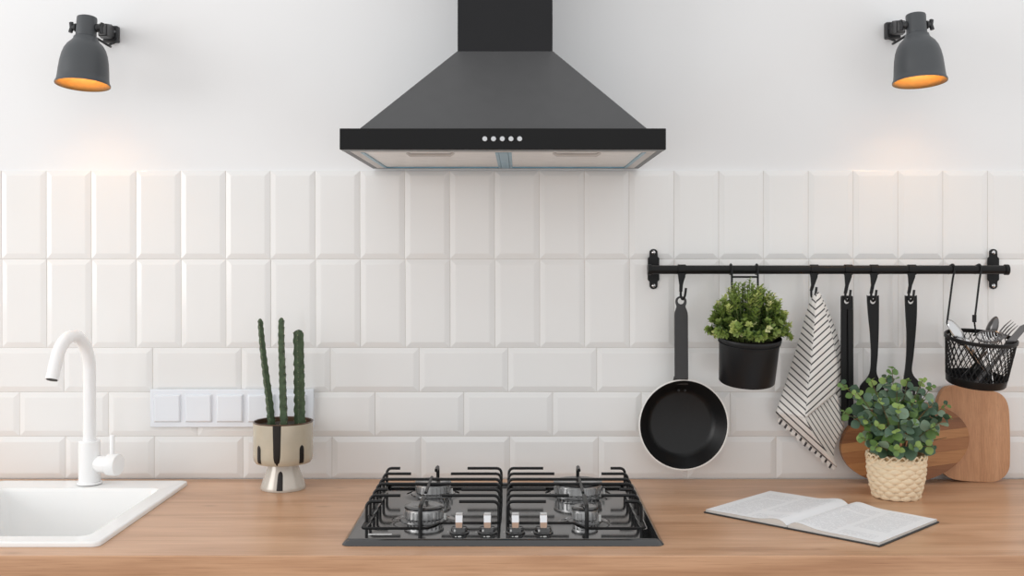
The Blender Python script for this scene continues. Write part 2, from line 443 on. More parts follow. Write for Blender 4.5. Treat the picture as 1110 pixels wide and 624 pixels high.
# ------------------------------------------------------------------ switch panel
SWY = -0.009
pa, pb = W(162.5, 463, SWY), W(340, 421.8, SWY)
swp = thing('switch_panel', 'white five-gang wall switch panel on the tiles behind the cactus', 'switch panel', ((pa.x + pb.x) / 2, -0.0005, (pa.z + pb.z) / 2))
build('frame', G().box(pa.x, pb.x, SWY, -0.0003, pa.z, pb.z), M['switch'], swp, bevel=0.0018, seg=2)
for k in range(5):
    x0 = 166.8 + 33.9 * k
    a, b = W(x0, 457.5, SWY), W(x0 + 29.5, 427, SWY)
    i = 0.0035
    gg = G().hull8([(a.x, SWY - 0.0003, a.z), (b.x, SWY - 0.0003, a.z), (b.x, SWY - 0.0003, b.z), (a.x, SWY - 0.0003, b.z)],
                   [(a.x + i, SWY - 0.0055, a.z + i), (b.x - i, SWY - 0.0055, a.z + i), (b.x - i, SWY - 0.0065, b.z - i), (a.x + i, SWY - 0.0065, b.z - i)])
    build('switch', gg, M['switch'], swp, bevel=0.0009, seg=2)

# ------------------------------------------------------------------ range hood
HYF = -0.466
hx0, hx1 = -0.3288, 0.2712; zb, zp = 1.5995, 1.6385
hood = thing('range_hood', 'black pyramid range hood with chimney on the wall above the hob', 'range hood', ((hx0 + hx1) / 2, 0.0, zb))
build('front_panel', G().box(hx0, hx1, HYF, -0.432, zb, zp), M['black_band'], hood, bevel=0.0012)
# housing: open-bottomed box
t = 0.012
gg = G()
gg.box(hx0 + 0.0005, hx0 + t, -0.4315, 0.0, zb + 0.0008, zp - 0.002).box(hx1 - t, hx1 - 0.0005, -0.4315, 0.0, zb + 0.0008, zp - 0.002)
gg.box(hx0 + t, hx1 - t, -0.012, 0.0, zb + 0.0008, zp - 0.002).box(hx0 + 0.0005, hx1 - 0.0005, -0.4315, 0.0, zp - 0.006, zp - 0.0015)
build('housing', gg, M['black_satin'], hood, smooth=0)
cxm = -0.0275
yS = -0.425; sT = S(yS)
bxl, bxr = (385.5 - VPX) / sT, (705.5 - VPX) / sT
YC = -0.25; tl, tr = W(496, 55.5, YC), W(599, 55.5, YC)
gg = G().hull8([(bxl, yS, zp - 0.0015), (bxr, yS, zp - 0.0015), (bxr, 0.0, zp - 0.0015), (bxl, 0.0, zp - 0.0015)],
               [(tl.x - 0.001, YC - 0.001, tl.z), (tr.x + 0.001, YC - 0.001, tl.z), (tr.x + 0.001, 0.0, tl.z), (tl.x - 0.001, 0.0, tl.z)])
build('canopy', gg, M['black_satin'], hood, smooth=0, bevel=0.0015)
build('chimney', G().box(tl.x, tr.x, YC, 0.005, tl.z - 0.001, 2.40), M['chimney'], hood, smooth=0, bevel=0.001)
# underside
zu = zb + 0.001
gg = G()
fr = 0.028
gg.box(hx0 + 0.001, hx0 + fr, -0.430, -0.002, zu, zu + 0.004).box(hx1 - fr, hx1 - 0.001, -0.430, -0.002, zu, zu + 0.004)
gg.box(hx0 + fr, hx1 - fr, -0.430, -0.395, zu, zu + 0.004).box(hx0 + fr, hx1 - fr, -0.014, -0.002, zu, zu + 0.004)
build('underside_frame', gg, M['hood_under'], hood, smooth=0)
mid = (hx0 + hx1) / 2
build('filter_divider', G().box(mid - 0.009, mid + 0.009, -0.395, -0.014, zu - 0.001, zu + 0.004), M['film'], hood, smooth=0, bevel=0.001)
for a, b in ((hx0 + fr + 0.0005, mid - 0.0095), (mid + 0.0095, hx1 - fr - 0.0005)):
    gg = G().box(a + 0.006, b - 0.006, -0.3945, -0.021, zu + 0.002, zu + 0.008)
    fl = build('grease_filter', gg, M['filter'], hood, smooth=0)
    e = G().box(a, a + 0.006, -0.3945, -0.0145, zu - 0.0006, zu + 0.006).box(b - 0.006, b, -0.3945, -0.0145, zu - 0.0006, zu + 0.006)
    e.box(a + 0.006, b - 0.006, -0.021, -0.0145, zu - 0.0006, zu + 0.006)
    build('blue_film_edge', e, M['film'], fl, smooth=0, label='pale blue film along the filter edge')
    mxx = (a + b) / 2
    hd = G().tube([(mxx - 0.045, -0.375, zu + 0.002), (mxx - 0.038, -0.375, zu - 0.003), (mxx + 0.038, -0.375, zu - 0.003), (mxx + 0.045, -0.375, zu + 0.002)], 0.0035, 8)
    build('filter_handle', hd, M['hood_under'], fl)
for px in (525.6, 535, 544.5, 553.9, 563.3):
    p = W(px, 150.6, HYF)
    Mb = Matrix.Translation(p) @ Matrix.Rotation(PI / 2, 4, 'X')
    build('button', G().lathe([(0.0053, 0.0), (0.0053, 0.0028), (0.0044, 0.0042), (0.0, 0.0046)], 20).xf(Mb), M['button'], hood, label='round silver push button')

# ------------------------------------------------------------------ wall lamps
def wall_lamp(m, neck, plate, tilt_y, label):
    """m: +1 bracket on the right of the shade, -1 on the left; neck: photo position of the neck top."""
    LY = -0.125; s = S(LY)
    top = W(neck[0], neck[1], LY)
    pl = W(plate[0], plate[1], -0.004)
    root = thing('wall_lamp', label, 'lamp', (pl.x, 0.006, pl.z), 'wall lamps beside the hood')
    k = 1.0 / s
    R = Matrix.Translation(top) @ Matrix.Rotation(math.radians(tilt_y), 4, 'Y') @ Matrix.Rotation(math.radians(-6.5), 4, 'X')
    # opening turned a little to the viewer
    prof = [(0.0, 1.0), (8.5, 0.8), (10.2, 0.0), (10.6, -1.2), (10.8, -21), (12.6, -22.5), (13.0, -25), (15.0, -27.5), (18.6, -31), (21.6, -36), (23.8, -42.5),
            (25.2, -50), (26.0, -58), (26.6, -66), (27.2, -71), (28.6, -73.5), (28.6, -75)]
    P = [(r * k, z * k) for r, z in prof]
    sh = build('shade', G().lathe(P, 48).xf(R), M['lamp'], root, smooth=35)
    inner = [(28.6, -75), (27.8, -74.8), (26.2, -70.5), (25.4, -65), (24.8, -58), (24.0, -50), (22.5, -42.5), (20.4, -36.5), (17, -32), (11, -29), (0, -28.5)]
    build('inner_reflector', G().lathe([(r * k, z * k) for r, z in inner], 48).xf(R), M['lamp_in'], sh, smooth=60, label='golden inside of the shade')
    bz = -46 * k; br = 0.019
    bp = [(br * math.sin(PI * j / 10), bz - br * math.cos(PI * j / 10)) for j in range(11)]
    bp = bp[:9] + [(0.010, bz + 0.030), (0.010, -28 * k)]
    build('bulb', G().lathe(bp, 24).xf(R), M['bulb'], root, smooth=80, label='lit warm bulb')
    # pivot bolt and wing nuts
    pz = -11.5
    build('pivot_bolt', G().tube([R @ Vector((-15 * k, 0, pz * k)), R @ Vector((15 * k, 0, pz * k))], 2.2 * k, 12), M['lamp_dark'], root)
    for sd in (-1, 1):
        gg = G().tube([R @ Vector((sd * 11 * k, 0, pz * k)), R @ Vector((sd * 12.5 * k, 0, pz * k)), R @ Vector((sd * 14 * k, 0, pz * k)), R @ Vector((sd * 15.5 * k, 0, pz * k))], [4.6 * k, 4.6 * k, 3.0 * k, 2.4 * k], 14)
        gg.tube([R @ Vector((sd * 17 * k, 0.4 * k, (pz + 5.6) * k)), R @ Vector((sd * 15.8 * k, 0, pz * k)), R @ Vector((sd * 17 * k, -0.4 * k, (pz - 5.6) * k))], [2.3 * k, 2.4 * k, 2.3 * k], 10)
        build('wing_nut', gg, M['lamp_dark'], root)
    # arm from the pivot back to the wall plate
    a = R @ Vector((m * 12.5 * k, 0, pz * k))
    def lobe(p, w, h):
        return [p + Vector((-w, 0, -h)), p + Vector((w, 0, -h)), p + Vector((w, 0, h)), p + Vector((-w, 0, h))]
    b1 = Vector((pl.x - m * 0.004, -0.022, pl.z + 0.004))
    aa = Vector((a.x + m * 0.002, a.y, a.z))
    gg = G().hull8(lobe(aa, 0.003, 0.0075), lobe(aa + (b1 - aa) * 0.45, 0.008, 0.012))
    gg.hull8(lobe(aa + (b1 - aa) * 0.45, 0.010, 0.0135), lobe(b1, 0.013, 0.016))
    build('arm', gg, M['lamp_dark'], root, bevel=0.002)
    gg = G().box(pl.x - 0.018, pl.x + 0.016, -0.012, 0.0058, pl.z - 0.017, pl.z + 0.020)
    gg.box(pl.x - 0.012, pl.x + 0.010, -0.030, -0.012, pl.z - 0.010, pl.z + 0.014)
    pt = build('wall_plate', gg, M['lamp_dark'], root, bevel=0.003)
    sc = Vector((pl.x + m * 0.009, -0.012, pl.z + 0.006))
    build('screw', G().lathe([(0.0034, 0), (0.0034, 0.0016), (0.0, 0.0022)], 14).xf(Matrix.Translation(sc) @ Matrix.Rotation(PI / 2, 4, 'X')), M['steel'], pt)
    # short cord loop
    c0 = R @ Vector((m * 8 * k, 9 * k, -20 * k))
    c = smooth_line([c0, c0 + Vector((m * 0.022, 0.02, -0.014)), Vector((pl.x + m * 0.004, -0.03, pl.z - 0.027)), Vector((pl.x + m * 0.014, -0.014, pl.z - 0.016)), Vector((pl.x + m * 0.014, -0.008, pl.z - 0.004))], 8)
    build('cord', G().tube(c, 0.0026, 8), M['lamp_dark'], root)
wall_lamp(1, (94.5, 19), (121, 38), 1.2, 'dark grey wall lamp with lit golden inside above the sink, left of the hood')
wall_lamp(-1, (992.5, 16), (968, 34), -1.2, 'dark grey wall lamp with lit golden inside above the hanging rail, right of the hood')

# ------------------------------------------------------------------ gas hob
ox0, ox1, oy0, oy1 = -0.309, 0.255, -0.577, -0.077
hob = thing('gas_hob', 'black enamel four-burner gas hob set in the worktop under the hood', 'hob', ((ox0 + ox1) / 2, (oy0 + oy1) / 2, COUNTER))
def sst(a, b, x):
    t = max(0.0, min(1.0, (x - a) / (b - a))); return t * t * (3 - 2 * t)
def rr_sd(x, y, x0, x1, y0, y1, r):       # >0 inside
    qx = abs(x - (x0 + x1) / 2) - ((x1 - x0) / 2 - r); qy = abs(y - (y0 + y1) / 2) - ((y1 - y0) / 2 - r)
    return -(math.hypot(max(qx, 0), max(qy, 0)) + min(max(qx, qy), 0) - r)
BURN = [(-0.178, -0.192, 0.036, 0.030), (-0.178, -0.413, 0.036, 0.030), (0.124, -0.192, 0.049, 0.042), (0.124, -0.425, 0.0235, 0.018)]
def hob_z(x, y):
    d = rr_sd(x, y, ox0, ox1, oy0, oy1, 0.016)
    z = COUNTER + 0.0005 + 0.0100 * math.sin(min(1.0, max(0, d) / 0.013) * PI / 2)
    r = rr_sd(x, y, -0.286, 0.232, -0.500, -0.098, 0.012)
    kb = 1 - sst(-0.462, -0.440, y) if True else 0
    kx = sst(-0.165, -0.137, x) * (1 - sst(0.095, 0.123, x))
    fy = -0.500 + 0.052 * kx
    r = min(r, (y - fy) * 0.8)
    z -= 0.006 * sst(0.0, 0.008, r)
    for bx_, by_, br_, _ in BURN:
        q = math.hypot(x - bx_, y - by_)
        z += 0.0035 * (1 - sst(br_ + 0.006, br_ + 0.026, q)) * sst(0, 0.01, r)
    return z
nx, ny = 190, 170
def edge_param(n):
    ps = []
    for i in range(n + 1):
        t = i / n; ps.append(t + 0.0)
    return ps
vv = []; ff = []
def warp(i, n, a, b):
    L_ = b - a; e = 0.014; ne = 9
    if i <= ne: return a + e * (i / ne) ** 1.5
    if i >= n - ne: return b - e * ((n - i) / ne) ** 1.5
    return a + e + (L_ - 2 * e) * (i - ne) / (n - 2 * ne)
for j in range(ny + 1):
    for i in range(nx + 1):
        x = warp(i, nx, ox0, ox1); y = warp(j, ny, oy0, oy1)
        r = 0.016
        cx_ = min(max(x, ox0 + r), ox1 - r); cy_ = min(max(y, oy0 + r), oy1 - r)
        dx, dy = x - cx_, y - cy_
        if dx and dy:
            m_ = max(abs(dx), abs(dy)); h_ = math.hypot(dx, dy)
            x, y = cx_ + dx * m_ / h_, cy_ + dy * m_ / h_
        vv.append((x, y, hob_z(x, y)))
for j in range(ny):
    for i in range(nx):
        q = j * (nx + 1) + i; ff.append((q, q + 1, q + nx + 2, q + nx + 1))
build('hob_plate', G().add(vv, ff), M['hob'], hob, smooth=80)
for bx_, by_, ro, ri in BURN:
    z0 = COUNTER + 0.0076
    Tb = Matrix.Translation((bx_, by_, z0))
    b = build('burner', G().lathe([(ro + 0.010, 0.0), (ro + 0.009, 0.0025), (ro + 0.002, 0.004), (ro - 0.001, 0.0055), (ro - 0.004, 0.006), (0.0, 0.006)], 40).xf(Tb), M['cap'], hob)
    gg = G().lathe([(ro - 0.003, 0.0058), (ro - 0.003, 0.0175), (ro, 0.0185), (ro, 0.0225), (ro - 0.004, 0.0235), (0, 0.0235)], 40)
    nt = 26 if ro > 0.03 else 16
    for q in range(nt):
        a = 2 * PI * q / nt
        Rz = Matrix.Rotation(a, 4, 'Z')
        t_ = G().box(ro - 0.004, ro + 0.0006, -0.0022 if ro > .03 else -.0016, 0.0022 if ro > .03 else .0016, 0.0058, 0.0188).xf(Rz); gg.merge(t_)
    build('flame_ring', gg.xf(Tb), M['alu'], b, smooth=30)
    cz = 0.0236
    build('burner_cap', G().lathe([(ro + 0.0012, cz), (ro + 0.0015, cz + 0.0025), (ro - 0.001, cz + 0.0045), (ro - 0.009, cz + 0.0052), (ro - 0.012, cz + 0.0046), (0.0, cz + 0.0050)], 40, cap0=True).xf(Tb), M['cap'], b)
    build('igniter', G().tube([(bx_ + ro + 0.004, by_ - 0.012, z0), (bx_ + ro + 0.004, by_ - 0.012, z0 + 0.014)], 0.0022, 8), M['mark'], b)
# grates
RY = [-0.131, -0.190, -0.247, -0.293, -0.345, -0.398, -0.449]
ZB, ZTp = COUNTER + 0.0098, COUNTER + 0.0495
def bent(p_out, p_in, r=0.010):
    """finger: up from the frame, bend, then inward."""
    o, i = Vector(p_out), Vector(p_in); d = (Vector((i.x, i.y, 0)) - Vector((o.x, o.y, 0))).normalized()
    pts = [Vector((o.x, o.y, ZB)), Vector((o.x, o.y, ZTp - r))]
    for k in range(1, 5):
        a = PI / 2 * k / 4
        pts.append(Vector((o.x, o.y, ZTp - r)) + d * (r * (1 - math.cos(a))) + Vector((0, 0, r * math.sin(a))))
    pts.append(Vector((i.x, i.y, ZTp))); return pts
def grate(x0, x1, ends, bxc, rear_b, front_b):
    yb, yf = -0.108, -0.492
    yk = -0.4535                              # the frame steps back around the knob panel
    if x0 < -0.1: path = [(x0, yb), (x0, yf), (-0.168, yf), (-0.146, yk), (x1, yk), (x1, yb)]
    else: path = [(x0, yb), (x0, yk), (0.104, yk), (0.126, yf), (x1, yf), (x1, yb)]
    fr_ = []
    for i, p in enumerate(path):
        p = Vector((p[0], p[1], ZB)); a = Vector((*path[i - 1], ZB)); b = Vector((*path[(i + 1) % len(path)], ZB))
        d0, d1 = (a - p).normalized(), (b - p).normalized(); c_ = 0.009
        for k in range(5):
            t = k / 4; fr_.append((p + d0 * c_) * (1 - t) ** 2 + p * 2 * t * (1 - t) + (p + d1 * c_) * t * t)
    gr = build('grate', G().tube(fr_, 0.0030, 6, closed=True), M['iron'], hob)
    R_ = 0.0031
    for y, (le, ri) in zip(RY, ends):
        if le is None:
            l = bent((x0, y, 0), (bxc, y, 0)); r = bent((x1, y, 0), (bxc, y, 0))
            build('bar', G().tube(l[:-1] + r[::-1][1:], R_, 6), M['iron'], gr)
        else:
            build('bar', G().tube(bent((x0, y, 0), (le, y, 0)), R_, 6), M['iron'], gr)
            build('bar', G().tube(bent((x1, y, 0), (ri, y, 0)), R_, 6), M['iron'], gr)
    build('bar', G().tube(bent((bxc + 0.004, yb, 0), (bxc + 0.004, yb - 0.048, 0)), 0.0040, 6), M['iron'], gr)
    build('bar', G().tube(bent((bxc, yf, 0), (bxc, front_b, 0)), 0.0042, 6), M['iron'], gr)
    build('bar', G().tube([(bxc, rear_b, ZTp), (bxc, -0.375, ZTp)], R_, 6), M['iron'], gr)
    for fx in (x0 + 0.004, x1 - 0.004):
        for fy in (yb - 0.004, (yf if abs(fx + 0.0275) > 0.1 else yk) + 0.004):
            build('rubber_foot', G().tube([(fx, fy, COUNTER + 0.0042), (fx, fy, ZB)], 0.004, 8), M['nylon'], gr)
grate(-0.2815, -0.0365, [(-0.253, -0.109), (-0.224, -0.141), (None, None), (None, None), (-0.254, -0.111), (-0.224, -0.146), (-0.253, -0.110)], -0.178, -0.225, -0.418)
grate(-0.0205, 0.2275, [(0.053, 0.197), (0.075, 0.173), (None, None), (None, None), (0.053, 0.197), (0.096, 0.157), (0.051, 0.197)], 0.124, -0.236, -0.400)
# knobs
for px in (498, 528.5, 558.7, 589):
    x = (px - VPX) / 606.0; y = -0.523; z0 = hob_z(x, y)
    kb = build('knob', G().lathe([(0.0, 0.0), (0.0175, 0.0), (0.0178, 0.002), (0.0165, 0.0035), (0.0150, 0.0038), (0.0145, 0.0085), (0.0130, 0.0105), (0, 0.0108)], 32).xf(Matrix.Translation((x, y, z0 - 0.0004))), M['hob'], hob)
    hw, hd_ = 0.0066, 0.0145
    side = [(-hd_ + 0.0008, 0.010), (hd_, 0.010), (hd_, 0.0285), (hd_ - 0.004, 0.0340), (-hd_ + 0.006, 0.0340), (-hd_ + 0.0015, 0.0295), (-hd_, 0.0215)]
    gg = G(); n_ = len(side)
    gg.add([(x - hw, y + a, z0 + b) for a, b in side] + [(x + hw, y + a, z0 + b) for a, b in side],
           [tuple(range(n_)), tuple(range(2 * n_ - 1, n_ - 1, -1))] + [(i, (i + 1) % n_, n_ + (i + 1) % n_, n_ + i) for i in range(n_)])
    build('knob_grip', gg, M['chrome'], kb, smooth=0, bevel=0.0014, seg=3, label='polished metal grip')
    my = y - 0.029; mz = hob_z(x, my) + 0.0002
    gg = G().tube([(x - 0.002 + 0.0028 * math.cos(2 * PI * q / 12) + 0.004, my + 0.0028 * math.sin(2 * PI * q / 12), mz) for q in range(12)], 0.0006, 4, closed=True)
    gg.box(x - 0.0062, x - 0.0032, my - 0.0014, my + 0.0014, mz - 0.0002, mz + 0.0003)
    gg.box(x - 0.0215, x - 0.0195, y + 0.003, y + 0.006, hob_z(x - 0.02, y) - 0.0002, hob_z(x - 0.02, y) + 0.0003)
    build('printed_mark', gg, M['mark'], kb, smooth=0)
bc = (412 - VPX) / 611.0
zz = hob_z(bc, -0.536)
build('badge', G().add([p for p in rrect(bc - 0.021, bc + 0.021, -0.5395, -0.5325, 0.002, zz - 0.0002)] + [p for p in rrect(bc - 0.021, bc + 0.021, -0.5395, -0.5325, 0.002, zz + 0.0005)],
      [tuple(range(28, 56))] + [(i, (i + 1) % 28, 28 + (i + 1) % 28, 28 + i) for i in range(28)]), M['badge'], hob, smooth=0, label='small silver badge')

# ------------------------------------------------------------------ hanging rail
BY = -0.05
bl_, br_ = W(704, 292.2, BY), W(1091, 292.2, BY)
ZBAR = W(900, 292.2, BY).z; RB = 0.0097
rail = thing('hanging_rail', 'long black metal hanging rail screwed to the tiles right of the hood', 'rail', ((bl_.x + br_.x) / 2, 0, ZBAR))
gg = G().tube([(bl_.x, BY, ZBAR), (br_.x, BY, ZBAR)], RB, 20)
build('bar', gg, M['black_rail'], rail)
for px, sgn in ((708.5, -1), (1077, 1)):
    c = W(px, 291.5, -0.004); s = S(-0.004)
    ol = []
    for p in [(-4.6, -19), (-4.4, -21.5), (-2.6, -23.6), (0, -24.2), (2.6, -23.6), (4.4, -21.5), (4.6, -18), (4.6, -15), (6.6, -13), (6.6, -6), (6.6, 6), (6.6, 13), (4.6, 15), (4.6, 18), (4.4, 21.5), (2.6, 23.6), (0, 24.2), (-2.6, 23.6), (-4.4, 21.5), (-4.6, 18), (-4.6, 15), (-6.6, 13), (-6.6, 6), (-6.6, -6), (-6.6, -13), (-4.6, -15)]:
        ol.append((px + p[0] * 0.95, 291.5 + p[1] * 0.90))
    gg = prism(ol, -0.004, 0.0038)
    b = build('bracket', gg, M['black_rail'], rail, smooth=0, bevel=0.0008)
    build('standoff', G().tube([(c.x, -0.004, ZBAR), (c.x, BY + 0.003, ZBAR)], 0.0095, 16), M['black_rail'], b)
    build('end_cap', G().tube([((bl_ if sgn < 0 else br_).x - 0.004, BY, ZBAR), ((bl_ if sgn < 0 else br_).x + 0.004, BY, ZBAR)], RB + 0.0022, 20), M['black_rail'], b)
    for dy in (-18.0, 18.0):
        p = W(px, 291.5 + dy, -0.0045)
        build('screw', G().lathe([(0.0042, 0.0), (0.0042, 0.001), (0.003, 0.0024), (0, 0.003)], 16).xf(Matrix.Translation(p) @ Matrix.Rotation(PI / 2, 4, 'X')), M['steel'], b)

def rail_hook(px, label, lean=-3.0, low=324.0, k=1.0):
    YH = BY - RB - 0.0045
    c = W(px, 292, BY)
    root = thing('rail_hook', label, 'hook', (c.x, BY, ZBAR), 'black clip hooks on the rail')
    a = [(RB + 0.0003, -0.0085), (RB + 0.0020, -0.0085), (RB + 0.0020, 0.0085), (RB + 0.0003, 0.0085)]
    gg = G().lathe(a + [a[0]], 24).xf(Matrix.Translation((c.x, BY, ZBAR)) @ Matrix.Rotation(PI / 2, 4, 'Y'))
    build('clip_band', gg, M['black_rail'], root)
    ol = [(px - 4.2, 296), (px + 4.2, 296), (px + 4.0, 300), (px + 2.6, 304), (px + 1.6 + lean * 0.3, 309), (px + lean + 1.8, low - 7), (px + lean - 1.6, low - 7), (px - 2.2 + lean * 0.3, 309), (px - 3.6, 301)]
    build('hook_arm', prism(ol, YH, 0.004), M['black_rail'], root, smooth=0, bevel=0.0008)
    pts = smooth_line([W(px + lean, low - 9, YH + 0.002), W(px + lean, low - 2, YH + 0.002), W(px + lean + 2.0, low + 1.2, YH - 0.002), W(px + lean + 4.4, low - 2.5, YH - 0.008), W(px + lean + 5.6, low - 11, YH - 0.009)], 5)
    build('hook_tip', G().tube(pts, 0.0026, 8), M['black_rail'], root)
rail_hook(739, 'black clip hook on the rail holding the frying pan', -1.0, 323)
rail_hook(882.5, 'black clip hook on the rail holding the striped towel', -3, 322)
rail_hook(919.5, 'black clip hook on the rail holding the tongs', -3, 325)
rail_hook(947.5, 'black clip hook on the rail holding the wide turner', -3, 325)
rail_hook(988.3, 'black clip hook on the rail holding the slotted spatula', -3, 325)

# ------------------------------------------------------------------ frying pan
PY = -0.052; sP = S(PY)
pc = W(741, 460, PY); R0 = 49.2 / sP
pan = thing('frying_pan', 'small black nonstick frying pan with pale rim hanging from the rail', 'frying pan', (pc.x, PY, pc.z - R0))
Mp = Matrix.Translation((pc.x, PY, pc.z)) @ Matrix.Rotation(math.radians(3.0), 4, 'Z') @ Matrix.Rotation(math.radians(-1.0), 4, 'X') @ Matrix.Rotation(PI / 2, 4, 'X')
# local z of the lathe points to the viewer
build('pan_body', G().lathe([(0, -0.037), (0.066, -0.037), (0.072, -0.035), (R0 - 0.006, -0.004), (R0, 0.0), (R0, 0.0024), (R0 - 0.0030, 0.0026)], 72).xf(Mp), M['pan_out'], pan, smooth=50)
build('nonstick_coating', G().lathe([(R0 - 0.0030, 0.0026), (R0 - 0.0042, 0.0010), (R0 - 0.009, -0.004), (0.078, -0.0235), (0.0700, -0.0305), (0.0655, -0.0325), (0, -0.0330)], 72).xf(Mp), M['pan_in'], pan, smooth=60)
ol = smooth_line([(731.2, 342, 0), (731.5, 338.5, 0), (732.6, 335, 0), (733.4, 332, 0), (732.2, 327.5, 0), (733.4, 323, 0), (738.3, 320.7, 0), (743.2, 323, 0), (744.4, 327.5, 0), (743.2, 332, 0), (744.2, 335, 0), (745.4, 338.5, 0), (745.8, 342, 0)], 4)
ol = ol + [Vector((746.2, 411, 0)), Vector((731.4, 411, 0))]
gg = prism([(p.x, p.y) for p in ol], -0.0605, 0.005, [circle_px(738.3, 326.2, 3.5, 16)[::-1]])
build('pan_handle', gg, M['pan_handle'], pan, smooth=0, bevel=0.0012)
gl = [W(x, y, -0.0585) for x, y in ((731, 408), (746, 408), (747, 418), (730, 418))]
gb = [p + Vector((0, 0.010, 0)) for p in gl]; gl[2].y += 0.016; gl[3].y += 0.016; gb[2].y += 0.012; gb[3].y += 0.012
build('handle_mount', G().hull8(gb, gl), M['pan_handle'], pan, smooth=0, bevel=0.001)
for dx in (-3.5, 3.5):
    p = W(739 + dx, 423, PY + 0.012)
    build('rivet', G().lathe([(0.0030, 0), (0.0026, 0.0016), (0, 0.0022)], 12).xf(Matrix.Translation(p) @ Matrix.Rotation(PI / 2, 4, 'X')), M['pan_in'], pan)

# ------------------------------------------------------------------ leaves helper
def leaf_mesh(name, m, pts, cup=0.12, fold=0.10):
    """pts: half outline [(x along, half width)], unit length; leaf grows along +x, faces +z."""
    vv = []; ff = []
    for x, w in pts:
        z = cup * (x - 0.5) ** 2 * -1.2
        vv += [(x, -w, z + fold * w), (x, 0, z), (x, w, z + fold * w)]
    for i in range(len(pts) - 1):
        a = i * 3
        ff += [(a, a + 3, a + 4, a + 1), (a + 1, a + 4, a + 5, a + 2)]
    me = bpy.data.meshes.new(name); me.from_pydata(vv, [], ff); me.update()
    me.polygons.foreach_set('use_smooth', [True] * len(me.polygons))
    if m: me.materials.append(m)
    return me, vv, ff

def leaf_mat(name, rgb, var=0.18, rough=0.5):
    m = mat(name, rgb, rough, var=var, scale=60)
    b = m.node_tree.nodes['Principled BSDF']
    b.inputs['Subsurface Weight'].default_value = 0.0
    nt = m.node_tree
    tr = nt.nodes.new('ShaderNodeBsdfTranslucent'); tr.inputs[0].default_value = tuple(v * 1.2 for v in lin(rgb)[:3]) + (1,)
    mx = nt.nodes.new('ShaderNodeMixShader'); mx.inputs[0].default_value = 0.32
    out = nt.nodes['Material Output']
    nt.links.new(b.outputs[0], mx.inputs[1]); nt.links.new(tr.outputs[0], mx.inputs[2]); nt.links.new(mx.outputs[0], out.inputs[0])
    return m

# ------------------------------------------------------------------ hanging pot with bushy green plant
HPY = -0.130; sH = S(HPY)
hc = W(811, 389, HPY)                       # centre of the pot body
Mh = Matrix.Translation(hc) @ Matrix.Rotation(math.radians(1.5), 4, 'Y') @ Matrix.Rotation(math.radians(10.5), 4, 'X')
hr = 33.0 / sH; hh = 25.5 / sH
pot = thing('hanging_plant', 'bushy green plant in a black tin pot hanging from the rail', 'plant', (hc.x, HPY, hc.z - hh))
build('pot', G().lathe([(0, -hh), (hr * 0.88, -hh), (hr * 0.91, -hh + 0.002), (hr * 0.985, hh - 0.008), (hr * 1.035, hh - 0.007), (hr * 1.045, hh - 0.002), (hr * 1.03, hh), (hr * 0.985, hh - 0.001), (hr * 0.96, hh - 0.02)], 56).xf(Mh), M['pot_black'], pot, smooth=45)
build('pot_band', G().tube([Mh @ Vector((hr * 1.0 * math.cos(2 * PI * q / 48), hr * 1.0 * math.sin(2 * PI * q / 48), hh - 0.0125)) for q in range(48)], 0.0012, 6, closed=True), M['pot_black'], pot)
build('soil', G().lathe([(hr * 0.965, hh - 0.012), (hr * 0.5, hh - 0.006), (0, hh - 0.004)], 32).xf(Mh), M['soil'], pot)
# wire hanger
xa, xb = W(792.2, 292, BY).x, W(820.2, 292, BY).x
gg = G()
for x in (xa, xb):
    lp = [Vector((x, BY + (RB + 0.0022) * math.sin(a), ZBAR + (RB + 0.0022) * math.cos(a))) for a in [math.radians(d) for d in (150, 110, 70, 30, 0, -30, -60, -95)]]
    lp += [Vector((x, BY - RB - 0.0025, ZBAR - 0.03)), Vector((x, HPY + hr * 0.95, hc.z + hh - 0.002))]
    gg.tube(lp, 0.0024, 8)
zc_ = W(800, 300, BY - RB).z
gg.tube([(xa, BY - RB - 0.003, zc_), (xb, BY - RB - 0.003, zc_)], 0.0022, 8)
build('wire_hanger', gg, M['black_rail'], pot)
# foliage: sprigs of small leaves
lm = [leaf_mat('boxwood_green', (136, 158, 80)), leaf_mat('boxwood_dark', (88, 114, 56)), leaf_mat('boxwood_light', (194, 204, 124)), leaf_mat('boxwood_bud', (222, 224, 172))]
rf = random.Random(11)
OUT = [(0, 0.05), (0.25, 0.24), (0.55, 0.30), (0.82, 0.20), (1.0, 0.02)]
_, lv, lf = leaf_mesh('small_leaf_template', None, OUT)
fv = []; fface = []; fmat = []
def put_leaf(p, d, n, size, mi):
    d = d.normalized(); n = (n - d * n.dot(d)); n = n.normalized() if n.length > 1e-5 else d.orthogonal().normalized()
    b = n.cross(d); o = len(fv)
    for x, y, z in lv: fv.append(p + d * (x * size) + b * (y * size) + n * (z * size))
    for q in lf: fface.append(tuple(i + o for i in q)); fmat.append(mi)
stem_g = G()
basep = Mh @ Vector((0, 0, hh - 0.01))
